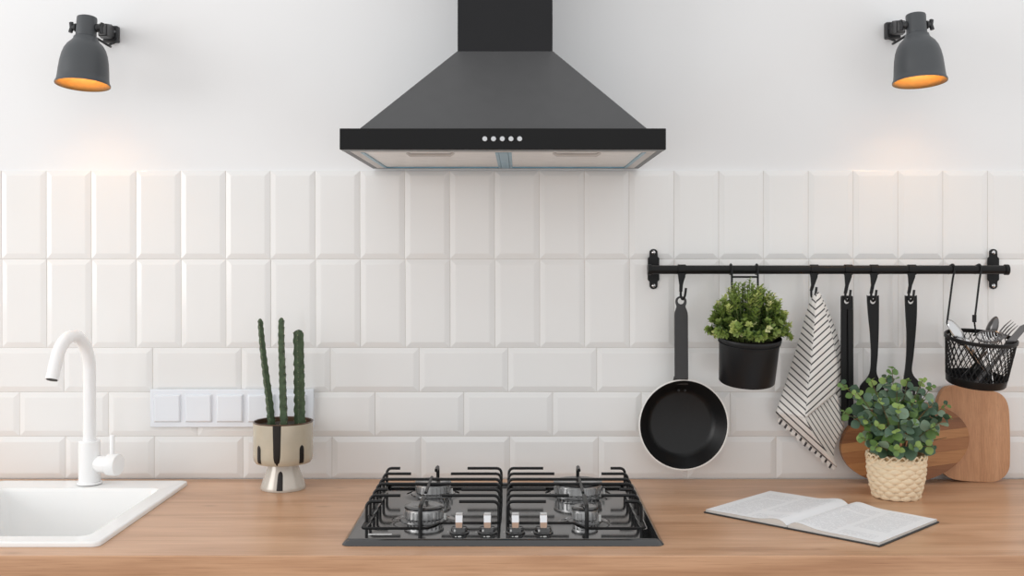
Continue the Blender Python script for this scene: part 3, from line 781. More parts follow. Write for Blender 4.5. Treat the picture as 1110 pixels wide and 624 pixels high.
for sI in range(240):
    th = rf.uniform(0, 2 * PI); ph = math.acos(rf.uniform(0.0, 1.0))
    dirv = Vector((math.sin(ph) * math.cos(th), math.sin(ph) * math.sin(th) * 0.8, math.cos(ph)))
    rx, rz = 0.088, 0.130
    lng = rf.choice((rf.uniform(0.55, 0.9), rf.uniform(0.86, 1.03), rf.uniform(0.9, 1.03)))
    st = basep + Vector((dirv.x * hr * 0.7, dirv.y * hr * 0.7, 0.0))
    tip = basep + Vector((dirv.x * rx, dirv.y * rx * 0.95 - 0.006, max(0.004 + rf.uniform(0, 0.02), dirv.z * rz))) * 1.0
    tip = basep + (tip - basep) * lng
    if tip.y > -0.012: tip.y = -0.012 - rf.uniform(0, 0.01)
    midp = (st + tip) / 2 + Vector((dirv.x * 0.01, dirv.y * 0.01, 0.012))
    pts = smooth_line([st, midp, tip], 7)
    stem_g.tube(pts, [0.0012] * len(pts), 4)
    light = rf.random() < 0.26; bud = rf.random() < 0.07 and dirv.y < 0.1
    nl = 24
    for q in range(nl):
        t = 0.25 + 0.75 * q / (nl - 1)
        i = min(len(pts) - 2, int(t * (len(pts) - 1))); u = t * (len(pts) - 1) - i
        p = pts[i].lerp(pts[i + 1], u); ax = (pts[i + 1] - pts[i]).normalized()
        a = q * 2.4 + rf.uniform(-0.4, 0.4)
        o1 = ax.orthogonal().normalized(); sd = Matrix.Rotation(a, 3, ax) @ o1
        d = sd * 0.9 + ax * rf.uniform(0.35, 0.9)
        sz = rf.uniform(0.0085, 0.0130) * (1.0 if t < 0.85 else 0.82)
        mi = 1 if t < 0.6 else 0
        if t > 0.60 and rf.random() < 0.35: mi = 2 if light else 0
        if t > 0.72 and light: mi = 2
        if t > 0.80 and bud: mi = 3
        pp = p + d.normalized() * 0.001
        if (pp + d.normalized() * sz).y > -0.004: continue
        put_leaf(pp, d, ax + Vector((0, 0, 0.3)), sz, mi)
build('plant_stems', stem_g, mat('green_sprig', (92, 104, 54), 0.6, var=0.2, scale=50), pot)
me = bpy.data.meshes.new('foliage'); off = wloc(pot)
me.from_pydata([tuple(p - off) for p in fv], [], fface); me.update()
for m_ in lm: me.materials.append(m_)
me.polygons.foreach_set('material_index', fmat); me.polygons.foreach_set('use_smooth', [True] * len(me.polygons))
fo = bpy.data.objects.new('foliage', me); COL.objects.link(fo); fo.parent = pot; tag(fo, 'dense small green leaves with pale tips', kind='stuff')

# ------------------------------------------------------------------ striped towel
def towel_mat():
    m = bpy.data.materials.new('striped_linen'); m.use_nodes = True
    nt = m.node_tree; N = nt.nodes; L = nt.links; b = N['Principled BSDF']
    at = N.new('ShaderNodeAttribute'); at.attribute_name = 'stripe'
    fr = N.new('ShaderNodeMath'); fr.operation = 'FRACT'; L.new(at.outputs['Fac'], fr.inputs[0])
    sb = N.new('ShaderNodeMath'); sb.operation = 'SUBTRACT'; sb.inputs[1].default_value = 0.5; L.new(fr.outputs[0], sb.inputs[0])
    ab = N.new('ShaderNodeMath'); ab.operation = 'ABSOLUTE'; L.new(sb.outputs[0], ab.inputs[0])
    rp = N.new('ShaderNodeValToRGB'); rp.color_ramp.elements[0].position = 0.10; rp.color_ramp.elements[1].position = 0.14
    rp.color_ramp.elements[0].color = lin((66, 64, 66)); rp.color_ramp.elements[1].color = lin((236, 233, 229))
    L.new(ab.outputs[0], rp.inputs[0])
    tc = N.new('ShaderNodeTexCoord'); nz = N.new('ShaderNodeTexNoise'); nz.inputs['Scale'].default_value = 420
    L.new(tc.outputs['Object'], nz.inputs['Vector'])
    bp = N.new('ShaderNodeBump'); bp.inputs['Strength'].default_value = 0.25; bp.inputs['Distance'].default_value = 0.001
    L.new(nz.outputs['Fac'], bp.inputs['Height']); L.new(bp.outputs[0], b.inputs['Normal'])
    L.new(rp.outputs[0], b.inputs['Base Color']); b.inputs['Roughness'].default_value = 0.9
    b.inputs['Sheen Weight'].default_value = 0.1
    return m
TV = []; TF = []; TSr = []
def panel(edgeA, edgeB, slope, nu=30, nv=12, wr=0.0012, seed=0, per=7.9, ph=0.0):
    """edge curves as (px, py, depth); grid between them."""
    A = smooth_line(edgeA, 10); B = smooth_line(edgeB, 10)
    def samp(C, t):
        f = t * (len(C) - 1); i = min(len(C) - 2, int(f)); return C[i].lerp(C[i + 1], f - i)
    o = len(TV)
    for i in range(nu + 1):
        a, b = samp(A, i / nu), samp(B, i / nu)
        for j in range(nv + 1):
            t = j / nv; p = a.lerp(b, t)
            bul = math.sin(PI * t) * 0.006 * min(1, i / nu * 2.5)
            w = wr * math.sin(t * 9 + seed + i * 0.12) * min(1, i / 6)
            TV.append(W(p.x, p.y, p.z - bul + w)); TSr.append((p.y + slope * p.x) / per + ph)
    for i in range(nu):
        for j in range(nv):
            q = o + i * (nv + 1) + j; TF.append((q, q + 1, q + nv + 2, q + nv + 1))
ridge = [(885.5, 316, -0.074), (884.5, 326, -0.080), (882.5, 350, -0.092), (880, 385, -0.100), (876, 420, -0.104), (873, 453, -0.104)]
left = [(884.5, 316.5, -0.070), (877, 330, -0.066), (868.5, 360, -0.058), (859, 392, -0.052), (850, 420, -0.048), (841, 447, -0.046)]
right = [(887, 316.2, -0.070), (892, 328, -0.066), (899, 352, -0.062), (905, 378, -0.060), (908.5, 402, -0.060), (906.5, 425, -0.064)]
panel(left, ridge, -0.92, 34, 12, 0.0010, 0.0)
panel(ridge, right, 0.92, 34, 12, 0.0010, 1.0, ph=(-0.92 * 884 - 0.92 * 884) / 7.9)
# lower left: from the left corner along the hem, ridge continues as the turned edge
panel([(841, 447, -0.046), (845, 453, -0.046)], [(841, 447, -0.046), (845, 453, -0.046)], -0.92, 2, 2)
panel([(841, 447, -0.046), (862, 467, -0.047), (884, 487, -0.048), (907, 506, -0.048)],
      [(873, 453, -0.104), (877, 462, -0.100), (885, 474, -0.085), (907.5, 505, -0.050)], -0.92, 24, 10, 0.0006, 0.4)
# turned-in back panel, seen below the fold
panel([(873, 453, -0.102), (880, 470, -0.088), (892, 487, -0.066), (907, 505, -0.047)],
      [(906, 425, -0.062), (911, 442, -0.056), (914.5, 462, -0.050), (899, 489, -0.044)], -1.55, 24, 12, 0.0016, 2.0, ph=0.3)
# rear fold on the right
panel([(888, 317, -0.060), (897, 350, -0.052), (905, 390, -0.048), (907, 428, -0.046)],
      [(889, 318, -0.052), (903, 350, -0.040), (914, 390, -0.036), (917, 440, -0.036)], 1.25, 26, 8, 0.0014, 0.8, ph=0.1)
c = W(880, 316, -0.06)
tw = thing('striped_towel', 'white linen towel with thin dark stripes hanging folded from the rail', 'towel', (c.x, -0.06, W(880, 505, -0.06).z))
me = bpy.data.meshes.new('cloth'); off = wloc(tw)
me.from_pydata([tuple(p - off) for p in TV], [], TF); me.update()
at = me.attributes.new('stripe', 'FLOAT', 'POINT'); at.data.foreach_set('value', TSr)
me.polygons.foreach_set('use_smooth', [True] * len(me.polygons)); me.materials.append(towel_mat())
to = bpy.data.objects.new('cloth', me); COL.objects.link(to); to.parent = tw
sm = to.modifiers.new('thickness', 'SOLIDIFY'); sm.thickness = 0.0014; sm.offset = 0
# hem strip: folded hem with darker stripe ends along the lower-left edge
hem = G()
M['hem_w'] = mat('hem_linen', (232, 229, 225), 0.9, var=0.03, scale=60); M['hem_d'] = mat('hem_dark_stripe', (70, 68, 70), 0.9, var=0.05)
hA, hB = Vector((845, 452.5, -0.040)), Vector((906, 506.5, -0.040))
for i in range(34):
    t0, t1 = i / 34, (i + 1) / 34
    p0, p1 = hA.lerp(hB, t0), hA.lerp(hB, t1)
    d = Vector((-2.6, 4.4, 0)) * (0.85 + 0.25 * math.sin(i * 1.7))
    q = [W(p0.x, p0.y, -0.040), W(p1.x, p1.y, -0.040), W(p1.x + d.x, p1.y + d.y, -0.037), W(p0.x + d.x, p0.y + d.y, -0.037)]
    gq = G().hull8([v + Vector((0, 0.0012, 0)) for v in q], q)
    build('hem_band', gq, M['hem_d'] if i % 3 == 1 else M['hem_w'], tw, smooth=0)
build('hanging_loop', G().tube(smooth_line([W(884, 319, -0.066), W(880, 322, -0.064), W(881.5, 326, -0.066), W(885, 321, -0.068)], 6), 0.0016, 6), M['hem_w'], tw)

# ------------------------------------------------------------------ black utensils on the rail
UY = -0.0605
tg = thing('tongs', 'closed black kitchen tongs hanging between the towel and the wide turner', 'tongs', W(918.5, 461, UY))
build('hinge_head', prism([(912.3, 321.2), (913.2, 320.4), (923.8, 320.4), (924.8, 321.2), (925, 336), (912.2, 336)], UY, 0.009, [circle_px(918.3, 326.3, 3.1, 16)[::-1]]), M['nylon'], tg, smooth=0, bevel=0.0009)
build('arm', prism([(912.2, 335), (918.0, 335), (917.6, 380), (917.2, 455.5), (912.4, 456.0)], UY - 0.003, 0.008), M['nylon'], tg, smooth=0, bevel=0.0012)
build('arm', prism([(919.0, 335), (925, 335), (925.2, 380), (925.4, 461), (920.2, 461.4), (919.4, 380)], UY - 0.003, 0.008), M['nylon'], tg, smooth=0, bevel=0.0012)
build('spring_plate', prism([(914.5, 334), (923.5, 334), (922, 452), (915, 452)], UY + 0.002, 0.003), M['black_rail'], tg, smooth=0)

def bow(g, y0, amp, p0, p1):
    z0, z1 = W(0, p0, y0).z, W(0, p1, y0).z
    for p in g.v:
        t = (p.z - z0) / (z1 - z0); p.y += -amp * t * t + amp * 0.3 * math.sin(PI * t)
    return g
tu = thing('turner', 'black nylon turner with a wide blade hanging behind the potted plant', 'turner', W(947, 456, UY))
ol = smooth_line([(940.2, 321.6, 0), (941.5, 320.5, 0), (951.5, 320.5, 0), (952.8, 321.6, 0), (952.9, 340, 0), (952.6, 362, 0), (951.6, 385, 0), (950.3, 402, 0), (952.6, 410, 0), (956, 415, 0), (958.6, 422, 0), (959.6, 455, 0), (931.2, 455, 0), (931.8, 424, 0), (934.5, 416, 0), (940, 410, 0), (943.6, 402, 0), (944.6, 385, 0), (943.6, 362, 0), (941.6, 342, 0)], 4, True)
gg = prism([(p.x, p.y) for p in ol], UY, 0.0055, [circle_px(946.5, 326.3, 3.2, 16)[::-1]] + [[(x - 1.4, 428), (x + 1.4, 428), (x + 1.4, 449), (x - 1.4, 449)] for x in (938.5, 945.5, 952.5)])
build('blade_and_handle', gg, M['nylon'], tu, smooth=0, bevel=0.0010)
sp_ = thing('slotted_spatula', 'black nylon slotted spatula hanging nearest the cutlery basket', 'spatula', W(988, 452, UY))
ol = smooth_line([(981.4, 321.6, 0), (982.6, 320.5, 0), (992.8, 320.5, 0), (994, 321.6, 0), (994, 340, 0), (992.6, 362, 0), (990.4, 385, 0), (988.6, 400, 0), (990.6, 407, 0), (995.6, 413, 0), (998.2, 420, 0), (998.4, 451, 0), (978.6, 451, 0), (979.0, 420, 0), (980.2, 410, 0), (981.6, 400, 0), (982.9, 385, 0), (983.2, 362, 0), (982.2, 342, 0)], 4, True)
gg = prism([(p.x, p.y) for p in ol], UY, 0.0055, [circle_px(987.6, 326.3, 3.2, 16)[::-1]] + [[(x - 1.2, 424), (x + 1.2, 424), (x + 1.2, 446), (x - 1.2, 446)] for x in (984.2, 988.8, 993.4)])
build('blade_and_handle', gg, M['nylon'], sp_, smooth=0, bevel=0.0010)

# ------------------------------------------------------------------ long hooks and the cutlery basket
KY = -0.122; sK = S(KY)
kc = W(1060.5, 390, KY)
Mk = Matrix.Translation(kc) @ Matrix.Rotation(math.radians(2.8), 4, 'Y') @ Matrix.Rotation(math.radians(9.5), 4, 'X')
kr, kb_ = 36.4 / sK, 30.6 / sK; kh = 26.0 / sK
bk = thing('cutlery_basket', 'black wire mesh basket of cutlery hanging at the right end of the rail', 'basket', kc - Vector((0, 0, kh)))
def krad(z): return kb_ + (kr - kb_) * (z + kh) / (2 * kh)
n = 64
build('rim', G().lathe([(kr - 0.0012, kh - 0.008), (kr + 0.0022, kh - 0.007), (kr + 0.0026, kh - 0.001), (kr + 0.001, kh + 0.0008), (kr - 0.0016, kh), (kr - 0.0012, kh - 0.008)], n).xf(Mk), M['black_rail'], bk)
zbase = -kh + 0.017
build('base', G().lathe([(0, -kh + 0.001), (0, -kh), (kb_ - 0.001, -kh), (kb_ + 0.0006, -kh + 0.002), (krad(zbase) + 0.0006, zbase), (krad(zbase) - 0.0008, zbase), (kb_ - 0.0012, -kh + 0.002)], n).xf(Mk), M['black_rail'], bk)
gg = G(); NW = 34
for q in range(NW):
    for dr in (1, -1):
        pts = []
        for i in range(9):
            t = i / 8; z = zbase - 0.001 + (kh - 0.006 - zbase) * t
            a = 2 * PI * q / NW + dr * t * 0.62
            pts.append(Mk @ Vector((krad(z) * math.cos(a), krad(z) * math.sin(a), z)))
        gg.tube(pts, 0.00105, 4, cap=False)
build('wire_mesh', gg, M['black_rail'], bk)
def long_hook(px_t, px_b, py_b, label, knob):
    root = thing('long_hook', label, 'hook', W(px_t, 292, BY), 'long wire hooks carrying the basket')
    x = W(px_t, 292, BY).x
    pe = W(px_b, py_b, BY - 0.016)
    r_ = RB + 0.0022
    pts = [Vector((x - 0.005, BY + r_ * math.sin(math.radians(d)), ZBAR + r_ * math.cos(math.radians(d)))) for d in (140, 100, 60)]
    pts += [Vector((x, BY + r_ * math.sin(math.radians(d)), ZBAR + r_ * math.cos(math.radians(d)))) for d in (20, -20, -60, -95)]
    pts += [Vector((x + (pe.x - x) * 0.25, BY - r_ - 0.001, ZBAR - 0.02))]
    pts += [pe.lerp(pts[-1], 0.5), pe]
    build('wire', G().tube(smooth_line(pts, 4), 0.0022, 8), M['black_rail'], root)
    if knob: build('end_sleeve', G().tube([pe + Vector((0, 0, 0.016)), pe], 0.0045, 10), M['black_rail'], root)
    rim_back = Mk @ Vector(((pe.x - kc.x) , math.sqrt(max(1e-5, kr ** 2 - (pe.x - kc.x) ** 2)), kh - 0.004))
    build('lower_hook', G().tube(smooth_line([pe, rim_back + Vector((0, -0.004, 0.004)), rim_back + Vector((0, -0.004, -0.006)), rim_back + Vector((0, 0.005, -0.010))], 4), 0.0020, 8), M['black_rail'], root)
long_hook(1032.6, 1026.5, 350, 'long black wire hook on the left holding the cutlery basket', False)
long_hook(1061.3, 1056.2, 349, 'long black wire hook on the right holding the cutlery basket', True)

# cutlery: built along local +z (handle end at origin), then leaned inside the basket
def place(p0, p1, face):            # local +z runs p0 -> p1, the hollow side looks along face
    d = (Vector(p1) - Vector(p0)).normalized()
    x = -(Vector(face) - d * Vector(face).dot(d)).normalized(); y = d.cross(x)
    return Mk @ Matrix.Translation(p0) @ Matrix((x, y, d)).transposed().to_4x4()
def handle_g(L, w0, w1):
    g = G(); pts = [Vector((0, 0, L * i / 8)) for i in range(9)]
    rs = [w0 + (w1 - w0) * i / 8 for i in range(9)]
    return g.tube(pts, rs, 8, flat=(0.45, 1.0))
def spoon(label, p0, p1, roll, L=0.115, bl=0.058, bw=0.019, m='steel'):
    Mx = place(p0, p1, roll); root = thing('spoon', label, 'spoon', Mx @ Vector((0, 0, 0)), 'cutlery in the wire basket')
    build('handle', handle_g(L, 0.0062, 0.0036).xf(Mx), M[m], root)
    g = G(); vv = []; ff = []; nr, na = 6, 20
    for i in range(nr + 1):
        r = i / nr
        for k in range(na):
            a = 2 * PI * k / na
            zz_ = L + bl / 2 - 0.004 + math.cos(a) * bl / 2 * r; yy = math.sin(a) * bw * r * (1 - 0.16 * math.cos(a))
            vv.append((-(1 - r * r) * 0.008, yy, zz_))
    for i in range(nr):
        for k in range(na):
            k2 = (k + 1) % na; ff.append((i * na + k, i * na + k2, i * na + na + k2, i * na + na + k))
    build('bowl', G().add(vv, ff).xf(Mx), M[m], root, smooth=80, solid=0.0012)
def fork(label, p0, p1, roll, L=0.118, m='steel_dark'):
    Mx = place(p0, p1, roll); root = thing('fork', label, 'fork', Mx @ Vector((0, 0, 0)), 'cutlery in the wire basket')
    build('handle', handle_g(L, 0.0062, 0.0036).xf(Mx), M[m], root)
    build('neck', G().hull8([(-0.001, -0.003, L - 0.001), (-0.001, 0.003, L - 0.001), (0.001, 0.003, L - 0.001), (0.001, -0.003, L - 0.001)],
                            [(-0.003, -0.0115, L + 0.018), (-0.003, 0.0115, L + 0.018), (-0.001, 0.0115, L + 0.018), (-0.001, -0.0115, L + 0.018)]).xf(Mx), M[m], root, bevel=0.0005)
    for k in range(4):
        yy = -0.0095 + 0.0063 * k
        build('tine', G().tube([(-0.002, yy, L + 0.017), (-0.004, yy, L + 0.032), (0.0, yy, L + 0.05)], [0.0018, 0.0016, 0.0006], 6).xf(Mx), M[m], root)
def knife(label, p0, p1, roll, L=0.10, m='steel_dark'):
    Mx = place(p0, p1, roll); root = thing('table_knife', label, 'knife', Mx @ Vector((0, 0, 0)), 'cutlery in the wire basket')
    build('handle', handle_g(L * 0.8, 0.0068, 0.0058).xf(Mx), M[m], root)
    ol_ = [(-0.006, 0.8 * L), (0.006, 0.8 * L), (0.0085, L + 0.01), (0.0080, L + 0.05), (0.002, L + 0.062), (-0.006, L + 0.05)]
    g = G().add([(-0.0006, a, b) for a, b in ol_] + [(0.0006, a, b) for a, b in ol_], [tuple(range(6)), tuple(range(11, 5, -1))] + [(i, (i + 1) % 6, 6 + (i + 1) % 6, 6 + i) for i in range(6)])
    build('blade', g.xf(Mx), M[m], root, smooth=0)
zf = -kh + 0.005
spoon('large steel spoon leaning out over the left edge of the wire basket', (0.028, -0.012, zf), (-0.070, -0.010, kh + 0.024), (0.55, -0.8, 0.3), 0.108, 0.066, 0.0165, 'steel')
spoon('dark steel spoon with upright bowl at the right side of the wire basket', (0.010, 0.040, zf), (0.044, 0.040, kh + 0.03), (-0.8, -0.5, 0.2), 0.094, 0.050, 0.0135, 'steel_dark')
fork('dark steel fork leaning right out of the wire basket', (-0.020, 0.024, zf), (0.058, 0.012, kh + 0.012), (-0.5, -0.6, 0.5), 0.110)
knife('table knife leaning to the right edge of the wire basket', (-0.020, -0.040, zf), (0.056, -0.030, kh + 0.004), (0.2, -0.9, 0.4), 0.108)
spoon('small steel spoon lying low inside the wire basket', (0.040, 0.020, zf), (-0.024, 0.030, kh - 0.01), (0.2, -0.9, 0.5), 0.070, 0.040, 0.0125, 'steel')
# little tea strainer in the middle
Mx = place((0.020, -0.040, zf), (0.008, -0.008, kh), (0, -1, 0.2))
ts = thing('tea_strainer', 'round steel strainer with parallel wires in the middle of the wire basket', 'strainer', Mx @ Vector((0, 0, 0)), 'cutlery in the wire basket')
build('handle', handle_g(0.105, 0.0050, 0.0034).xf(Mx), M['steel'], ts)
cS = Mk @ Vector((0.012, -0.012, kh + 0.004)); Ms = Matrix.Translation(cS) @ Matrix.Rotation(math.radians(26), 4, 'X') @ Matrix.Rotation(math.radians(-8), 4, 'Y')
build('ring', G().tube([Ms @ Vector((0.026 * math.cos(2 * PI * q / 32), 0.022 * math.sin(2 * PI * q / 32), 0)) for q in range(32)], 0.0018, 6, closed=True), M['steel_dark'], ts)
for q in range(-4, 5):
    x = q * 0.0054; hw = 0.022 * math.sqrt(max(0, 1 - (x / 0.026) ** 2))
    build('wire', G().tube([Ms @ Vector((x, hw * math.cos(a), -0.014 * math.sin(a) * (hw / 0.022))) for a in [PI * i / 8 for i in range(9)]], 0.0011, 5), M['steel'], ts)

# ------------------------------------------------------------------ cutting boards
def lean(g, y_bottom, y_top, z_top):
    for p in g.v: p.y += y_bottom + (y_top - y_bottom) * (p.z - COUNTER) / (z_top - COUNTER)
    return g
M['beech'] = wood_mat('beech_board', (186, 136, 98), (198, 148, 109), (207, 158, 120), 'z', 0.5, 2.0, False, fine=1.5)
M['ac1'] = wood_mat('acacia_light', (166, 114, 70), (178, 126, 80), (190, 138, 90), 'x', 0.45, 2.0, False, fine=1.5)
M['ac2'] = wood_mat('acacia_mid', (144, 94, 56), (158, 106, 66), (170, 118, 75), 'x', 0.45, 2.0, False, fine=1.5)
M['ac3'] = wood_mat('acacia_dark', (122, 78, 47), (138, 90, 56), (150, 102, 64), 'x', 0.45, 2.0, False, fine=1.5)
sB = S(-0.03)
def wpx(px, py, y=-0.03): p = W(px, py, y); return (p.x, p.z)
ol = smooth_line([(1034, 419.5, 0), (1054, 421, 0), (1076, 424.5, 0), (1088, 429, 0), (1094.6, 441, 0), (1095.4, 465, 0), (1094.6, 495, 0), (1092, 511, 0), (1080, 521.2, 0), (1060, 522, 0), (1040, 520.6, 0), (1027, 517, 0), (1018, 507, 0), (1015.5, 490, 0), (1016, 462, 0), (1018, 438, 0), (1024, 424.5, 0)], 5, True)
pts2 = [wpx(p.x, p.y) for p in ol]; zmin = min(p[1] for p in pts2); pts2 = [(a, b + COUNTER + 0.0003 - zmin) for a, b in pts2]
gg = lean(prism(pts2, 0.0, 0.016, px=False), -0.036, -0.019, 1.11)
cb = build('cutting_board', gg, M['beech'], loc=(W(1056, 500, -0.03).x, -0.028, COUNTER), smooth=0, bevel=0.003, seg=3)
tag(cb, 'plain rounded beech cutting board leaning on the tiles under the basket', 'cutting board', 'cutting boards leaning on the wall')
# oval board of glued strips
oc = W(982, 480.5, -0.055); so = S(-0.055); ea, eb = 70.0 / so, 43.5 / so; tilt = math.radians(7.5)
oz = COUNTER + 0.0003 + math.hypot(eb * math.cos(tilt), ea * math.sin(tilt))
ov = thing('oval_board', 'oval striped acacia serving board leaning behind the woven plant pot', 'cutting board', (oc.x, -0.048, COUNTER), 'cutting boards leaning on the wall')
cuts = [-eb, -0.058, -0.030, -0.004, 0.016, 0.040, 0.062, eb]
cm = ['ac3', 'ac1', 'ac2', 'ac1', 'ac3', 'ac2', 'ac1']
for i in range(len(cuts) - 1):
    v0, v1 = cuts[i], cuts[i + 1] - (0.0002 if i < len(cuts) - 2 else 0)
    def eu(v): return ea * math.sqrt(max(0.0, 1 - (v / eb) ** 2))
    vs2 = [v0 + (v1 - v0) * k / 10 for k in range(11)]
    if i == 0: vs2 = [-eb * math.cos(math.acos(min(1, -v1 / eb)) * (10 - k) / 10) if False else -eb * math.cos(math.acos(-v1 / eb) * k / 10) for k in range(11)]
    if i == len(cuts) - 2: vs2 = [eb * math.cos(math.acos(v0 / eb) * (10 - k) / 10) for k in range(11)]
    rgt = [(eu(v), v) for v in vs2]; lft = [(-eu(v), v) for v in vs2][::-1]
    poly = []
    for u, v in rgt + lft:
        q = (oc.x + u * math.cos(tilt) - v * math.sin(tilt), oz + u * math.sin(tilt) + v * math.cos(tilt))
        if not poly or (abs(q[0] - poly[-1][0]) + abs(q[1] - poly[-1][1]) > 1e-5): poly.append(q)
    if abs(poly[0][0] - poly[-1][0]) + abs(poly[0][1] - poly[-1][1]) < 1e-5: poly.pop()
    gg = lean(prism(poly, 0.0, 0.016, px=False), -0.0590, -0.0430, 1.09)
    build('wood_strip', gg, M[cm[i]], ov, smooth=0, bevel=0.0010, seg=2)

# ------------------------------------------------------------------ potted cactus
CYP = -0.100; sC = S(CYP)
cc = W(307, 0, CYP).x
ct = thing('potted_cactus', 'three thin cactus stems in a footed cream stoneware pot beside the switch panel', 'cactus', (cc, CYP, COUNTER))
def zpx(py, y=CYP): return W(0, py, y).z
z_foot, z_waist, z_bot, z_rim = COUNTER + 0.0003, zpx(503.0), zpx(498.5), zpx(455.5)
Tc = Matrix.Translation((cc, CYP, 0))
rb = 32.0 / sC
bowl = [(0.0, z_waist), (0.031, z_waist), (rb * 0.92, z_bot - 0.003), (rb * 0.985, z_bot + 0.003), (rb, z_bot + 0.012), (rb, z_rim - 0.003)]
foot = [(0.0, z_foot), (0.0480, z_foot), (0.0490, z_foot + 0.003), (0.0475, z_foot + 0.008), (0.0405, z_foot + 0.028), (0.0335, z_waist - 0.006), (0.0322, z_waist + 0.001)]
build('bowl', G().lathe(bowl, 56).xf(Tc), M['glaze'], ct, smooth=40)
build('foot', G().lathe(foot, 56).xf(Tc), M['glaze_foot'], ct, smooth=40)
build('rim', G().lathe([(rb, z_rim - 0.003), (rb + 0.0004, z_rim - 0.001), (rb - 0.0012, z_rim), (rb - 0.0038, z_rim - 0.001), (rb - 0.0046, z_rim - 0.03)], 56).xf(Tc), M['rim_brown'], ct, smooth=60)
build('soil', G().lathe([(rb - 0.0046, z_rim - 0.010), (rb * 0.5, z_rim - 0.008), (0, z_rim - 0.007)], 40).xf(Tc), M['soil'], ct)
def prof_r(prof, z):
    for (r0, z0), (r1, z1) in zip(prof, prof[1:]):
        if min(z0, z1) <= z <= max(z0, z1) and abs(z1 - z0) > 1e-9: return r0 + (r1 - r0) * (z - z0) / (z1 - z0)
    return prof[-1][0]
def drip(prof, ang, z0, z1, hw, taper):
    """glaze run lying on the turned surface, about ang (0 = towards the viewer)."""
    g = G(); vv = []; ff = []; nz_, na = 14, 6
    for i in range(nz_ + 1):
        t = i / nz_; z = z0 + (z1 - z0) * t
        r = prof_r(prof, z)
        w = hw * taper(t) / r
        for k in range(na + 1):
            u = -1 + 2 * k / na; a = -PI / 2 + ang + u * w
            rr = r + 0.0009 * (1 - u * u) + 0.00012
            vv.append((rr * math.cos(a), rr * math.sin(a), z))
    for i in range(nz_):
        for k in range(na):
            q = i * (na + 1) + k; ff.append((q, q + 1, q + na + 2, q + na + 1))
    build('glaze_drip', g.add(vv, ff).xf(Tc), M['drip'], ct, smooth=80)
rnd = lambda t: math.sqrt(max(0.02, 1 - max(0, (t - 0.75) / 0.25) ** 2))
for base in (0, PI):
    drip(bowl, base, z_rim - 0.002, z_bot - 0.001, 0.0090, lambda t: (1 - 0.22 * t) * rnd(t))
    for s_ in (-0.70, 0.86):
        drip(bowl, base + s_, z_bot + 0.001, z_bot + 0.040 - (0 if s_ < 0 else 0.0), 0.0060, rnd)
    drip(foot, base + 0.05, z_foot + 0.004, z_foot + 0.043, 0.0068, lambda t: (1 - 0.25 * t) * rnd(t))
def stem(pts, w, ribs, seed):
    rs_ = random.Random(seed)
    P = smooth_line(pts, 14); n = ribs * 4; g = G(); vv = []; ff = []; m_ = len(P)
    tips = []
    for i, p in enumerate(P):
        t = i / (m_ - 1)
        ww = w(t) * min(1.0, math.sqrt(max(0.0, (1 - t) * 14)) + 0.12)
        for k in range(n):
            a = 2 * PI * k / n + 0.4 + seed
            ph = k % 4
            f = {0: 1.0, 1: 0.80, 2: 0.70, 3: 0.80}[ph]
            if ph == 0: f += 0.10 * math.sin(i * 1.6 + k) + rs_.uniform(-0.04, 0.04)
            vv.append(p + Vector((math.cos(a) * ww * f, math.sin(a) * ww * f, 0)))
            if ph == 0 and i % 2 == (k // 4) % 2 and i < m_ - 1: tips.append(p + Vector((math.cos(a) * ww * f, math.sin(a) * ww * f, 0)))
    for i in range(m_ - 1):
        for k in range(n):
            k2 = (k + 1) % n; ff.append((i * n + k, i * n + k2, i * n + n + k2, i * n + n + k))
    ff.append(tuple((m_ - 1) * n + k for k in range(n)))
    o = build('cactus_stem', g.add(vv, ff), M['cactus'], ct, smooth=70)
    ag = G()
    for p in tips:
        d = rs_.uniform(0.0005, 0.0009)
        ag.add([p + Vector(q) * d for q in ((1, 0, 0), (-1, 0, 0), (0, 1, 0), (0, -1, 0), (0, 0, 1.3), (0, 0, -1.3))],
               [(0, 2, 4), (2, 1, 4), (1, 3, 4), (3, 0, 4), (2, 0, 5), (1, 2, 5), (3, 1, 5), (0, 3, 5)])
    s = build('spines', ag, M['cactus_tip'], o, smooth=0); s['kind'] = 'stuff'
def cpt(px, py, dy): return W(px, py, CYP + dy)
stem([cpt(294.5, 462, -0.006), cpt(292, 435, -0.006), cpt(287.5, 400, -0.003), cpt(284, 370, 0), cpt(282, 345, 0.002)], lambda t: 0.0094 - 0.0036 * t, 4, 1)
stem([cpt(308, 464, -0.020), cpt(306.8, 430, -0.020), cpt(306, 400, -0.019), cpt(305, 370, -0.018), cpt(305, 344, -0.018)], lambda t: 0.0100 - 0.0026 * t, 4, 2)
stem([cpt(325.5, 462, -0.004), cpt(325, 430, -0.004), cpt(324.6, 395, -0.003), cpt(323.8, 357, -0.002)], lambda t: 0.0128 - 0.0012 * t, 5, 3)

# ------------------------------------------------------------------ woven pot with eucalyptus
EY = -0.185; sE = S(EY)
ex = W(971.5, 0, EY).x
eu_ = thing('potted_eucalyptus', 'leafy eucalyptus plant in a woven straw pot on the worktop before the boards', 'plant', (ex, EY, COUNTER))
zR = zpx(490.5, EY); hE = zR - COUNTER
def er(z):   # radius of the pot over height
    t = (z - COUNTER) / hE
    return (0.0475 + 0.0125 * math.sin(min(1, t * 1.25) * PI / 2) - 0.0015 * max(0, t - 0.75) * 4)
Te = Matrix.Translation((ex, EY, 0))
prof = [(0, COUNTER + 0.001)] + [(er(COUNTER + hE * i / 10) - 0.0035, COUNTER + 0.001 + (hE - 0.001) * i / 10) for i in range(11)] + [(er(zR) - 0.007, zR), (er(zR) - 0.008, zR - 0.02)]
build('pot_lining', G().lathe(prof, 48).xf(Te), M['straw_in'], eu_, smooth=60)
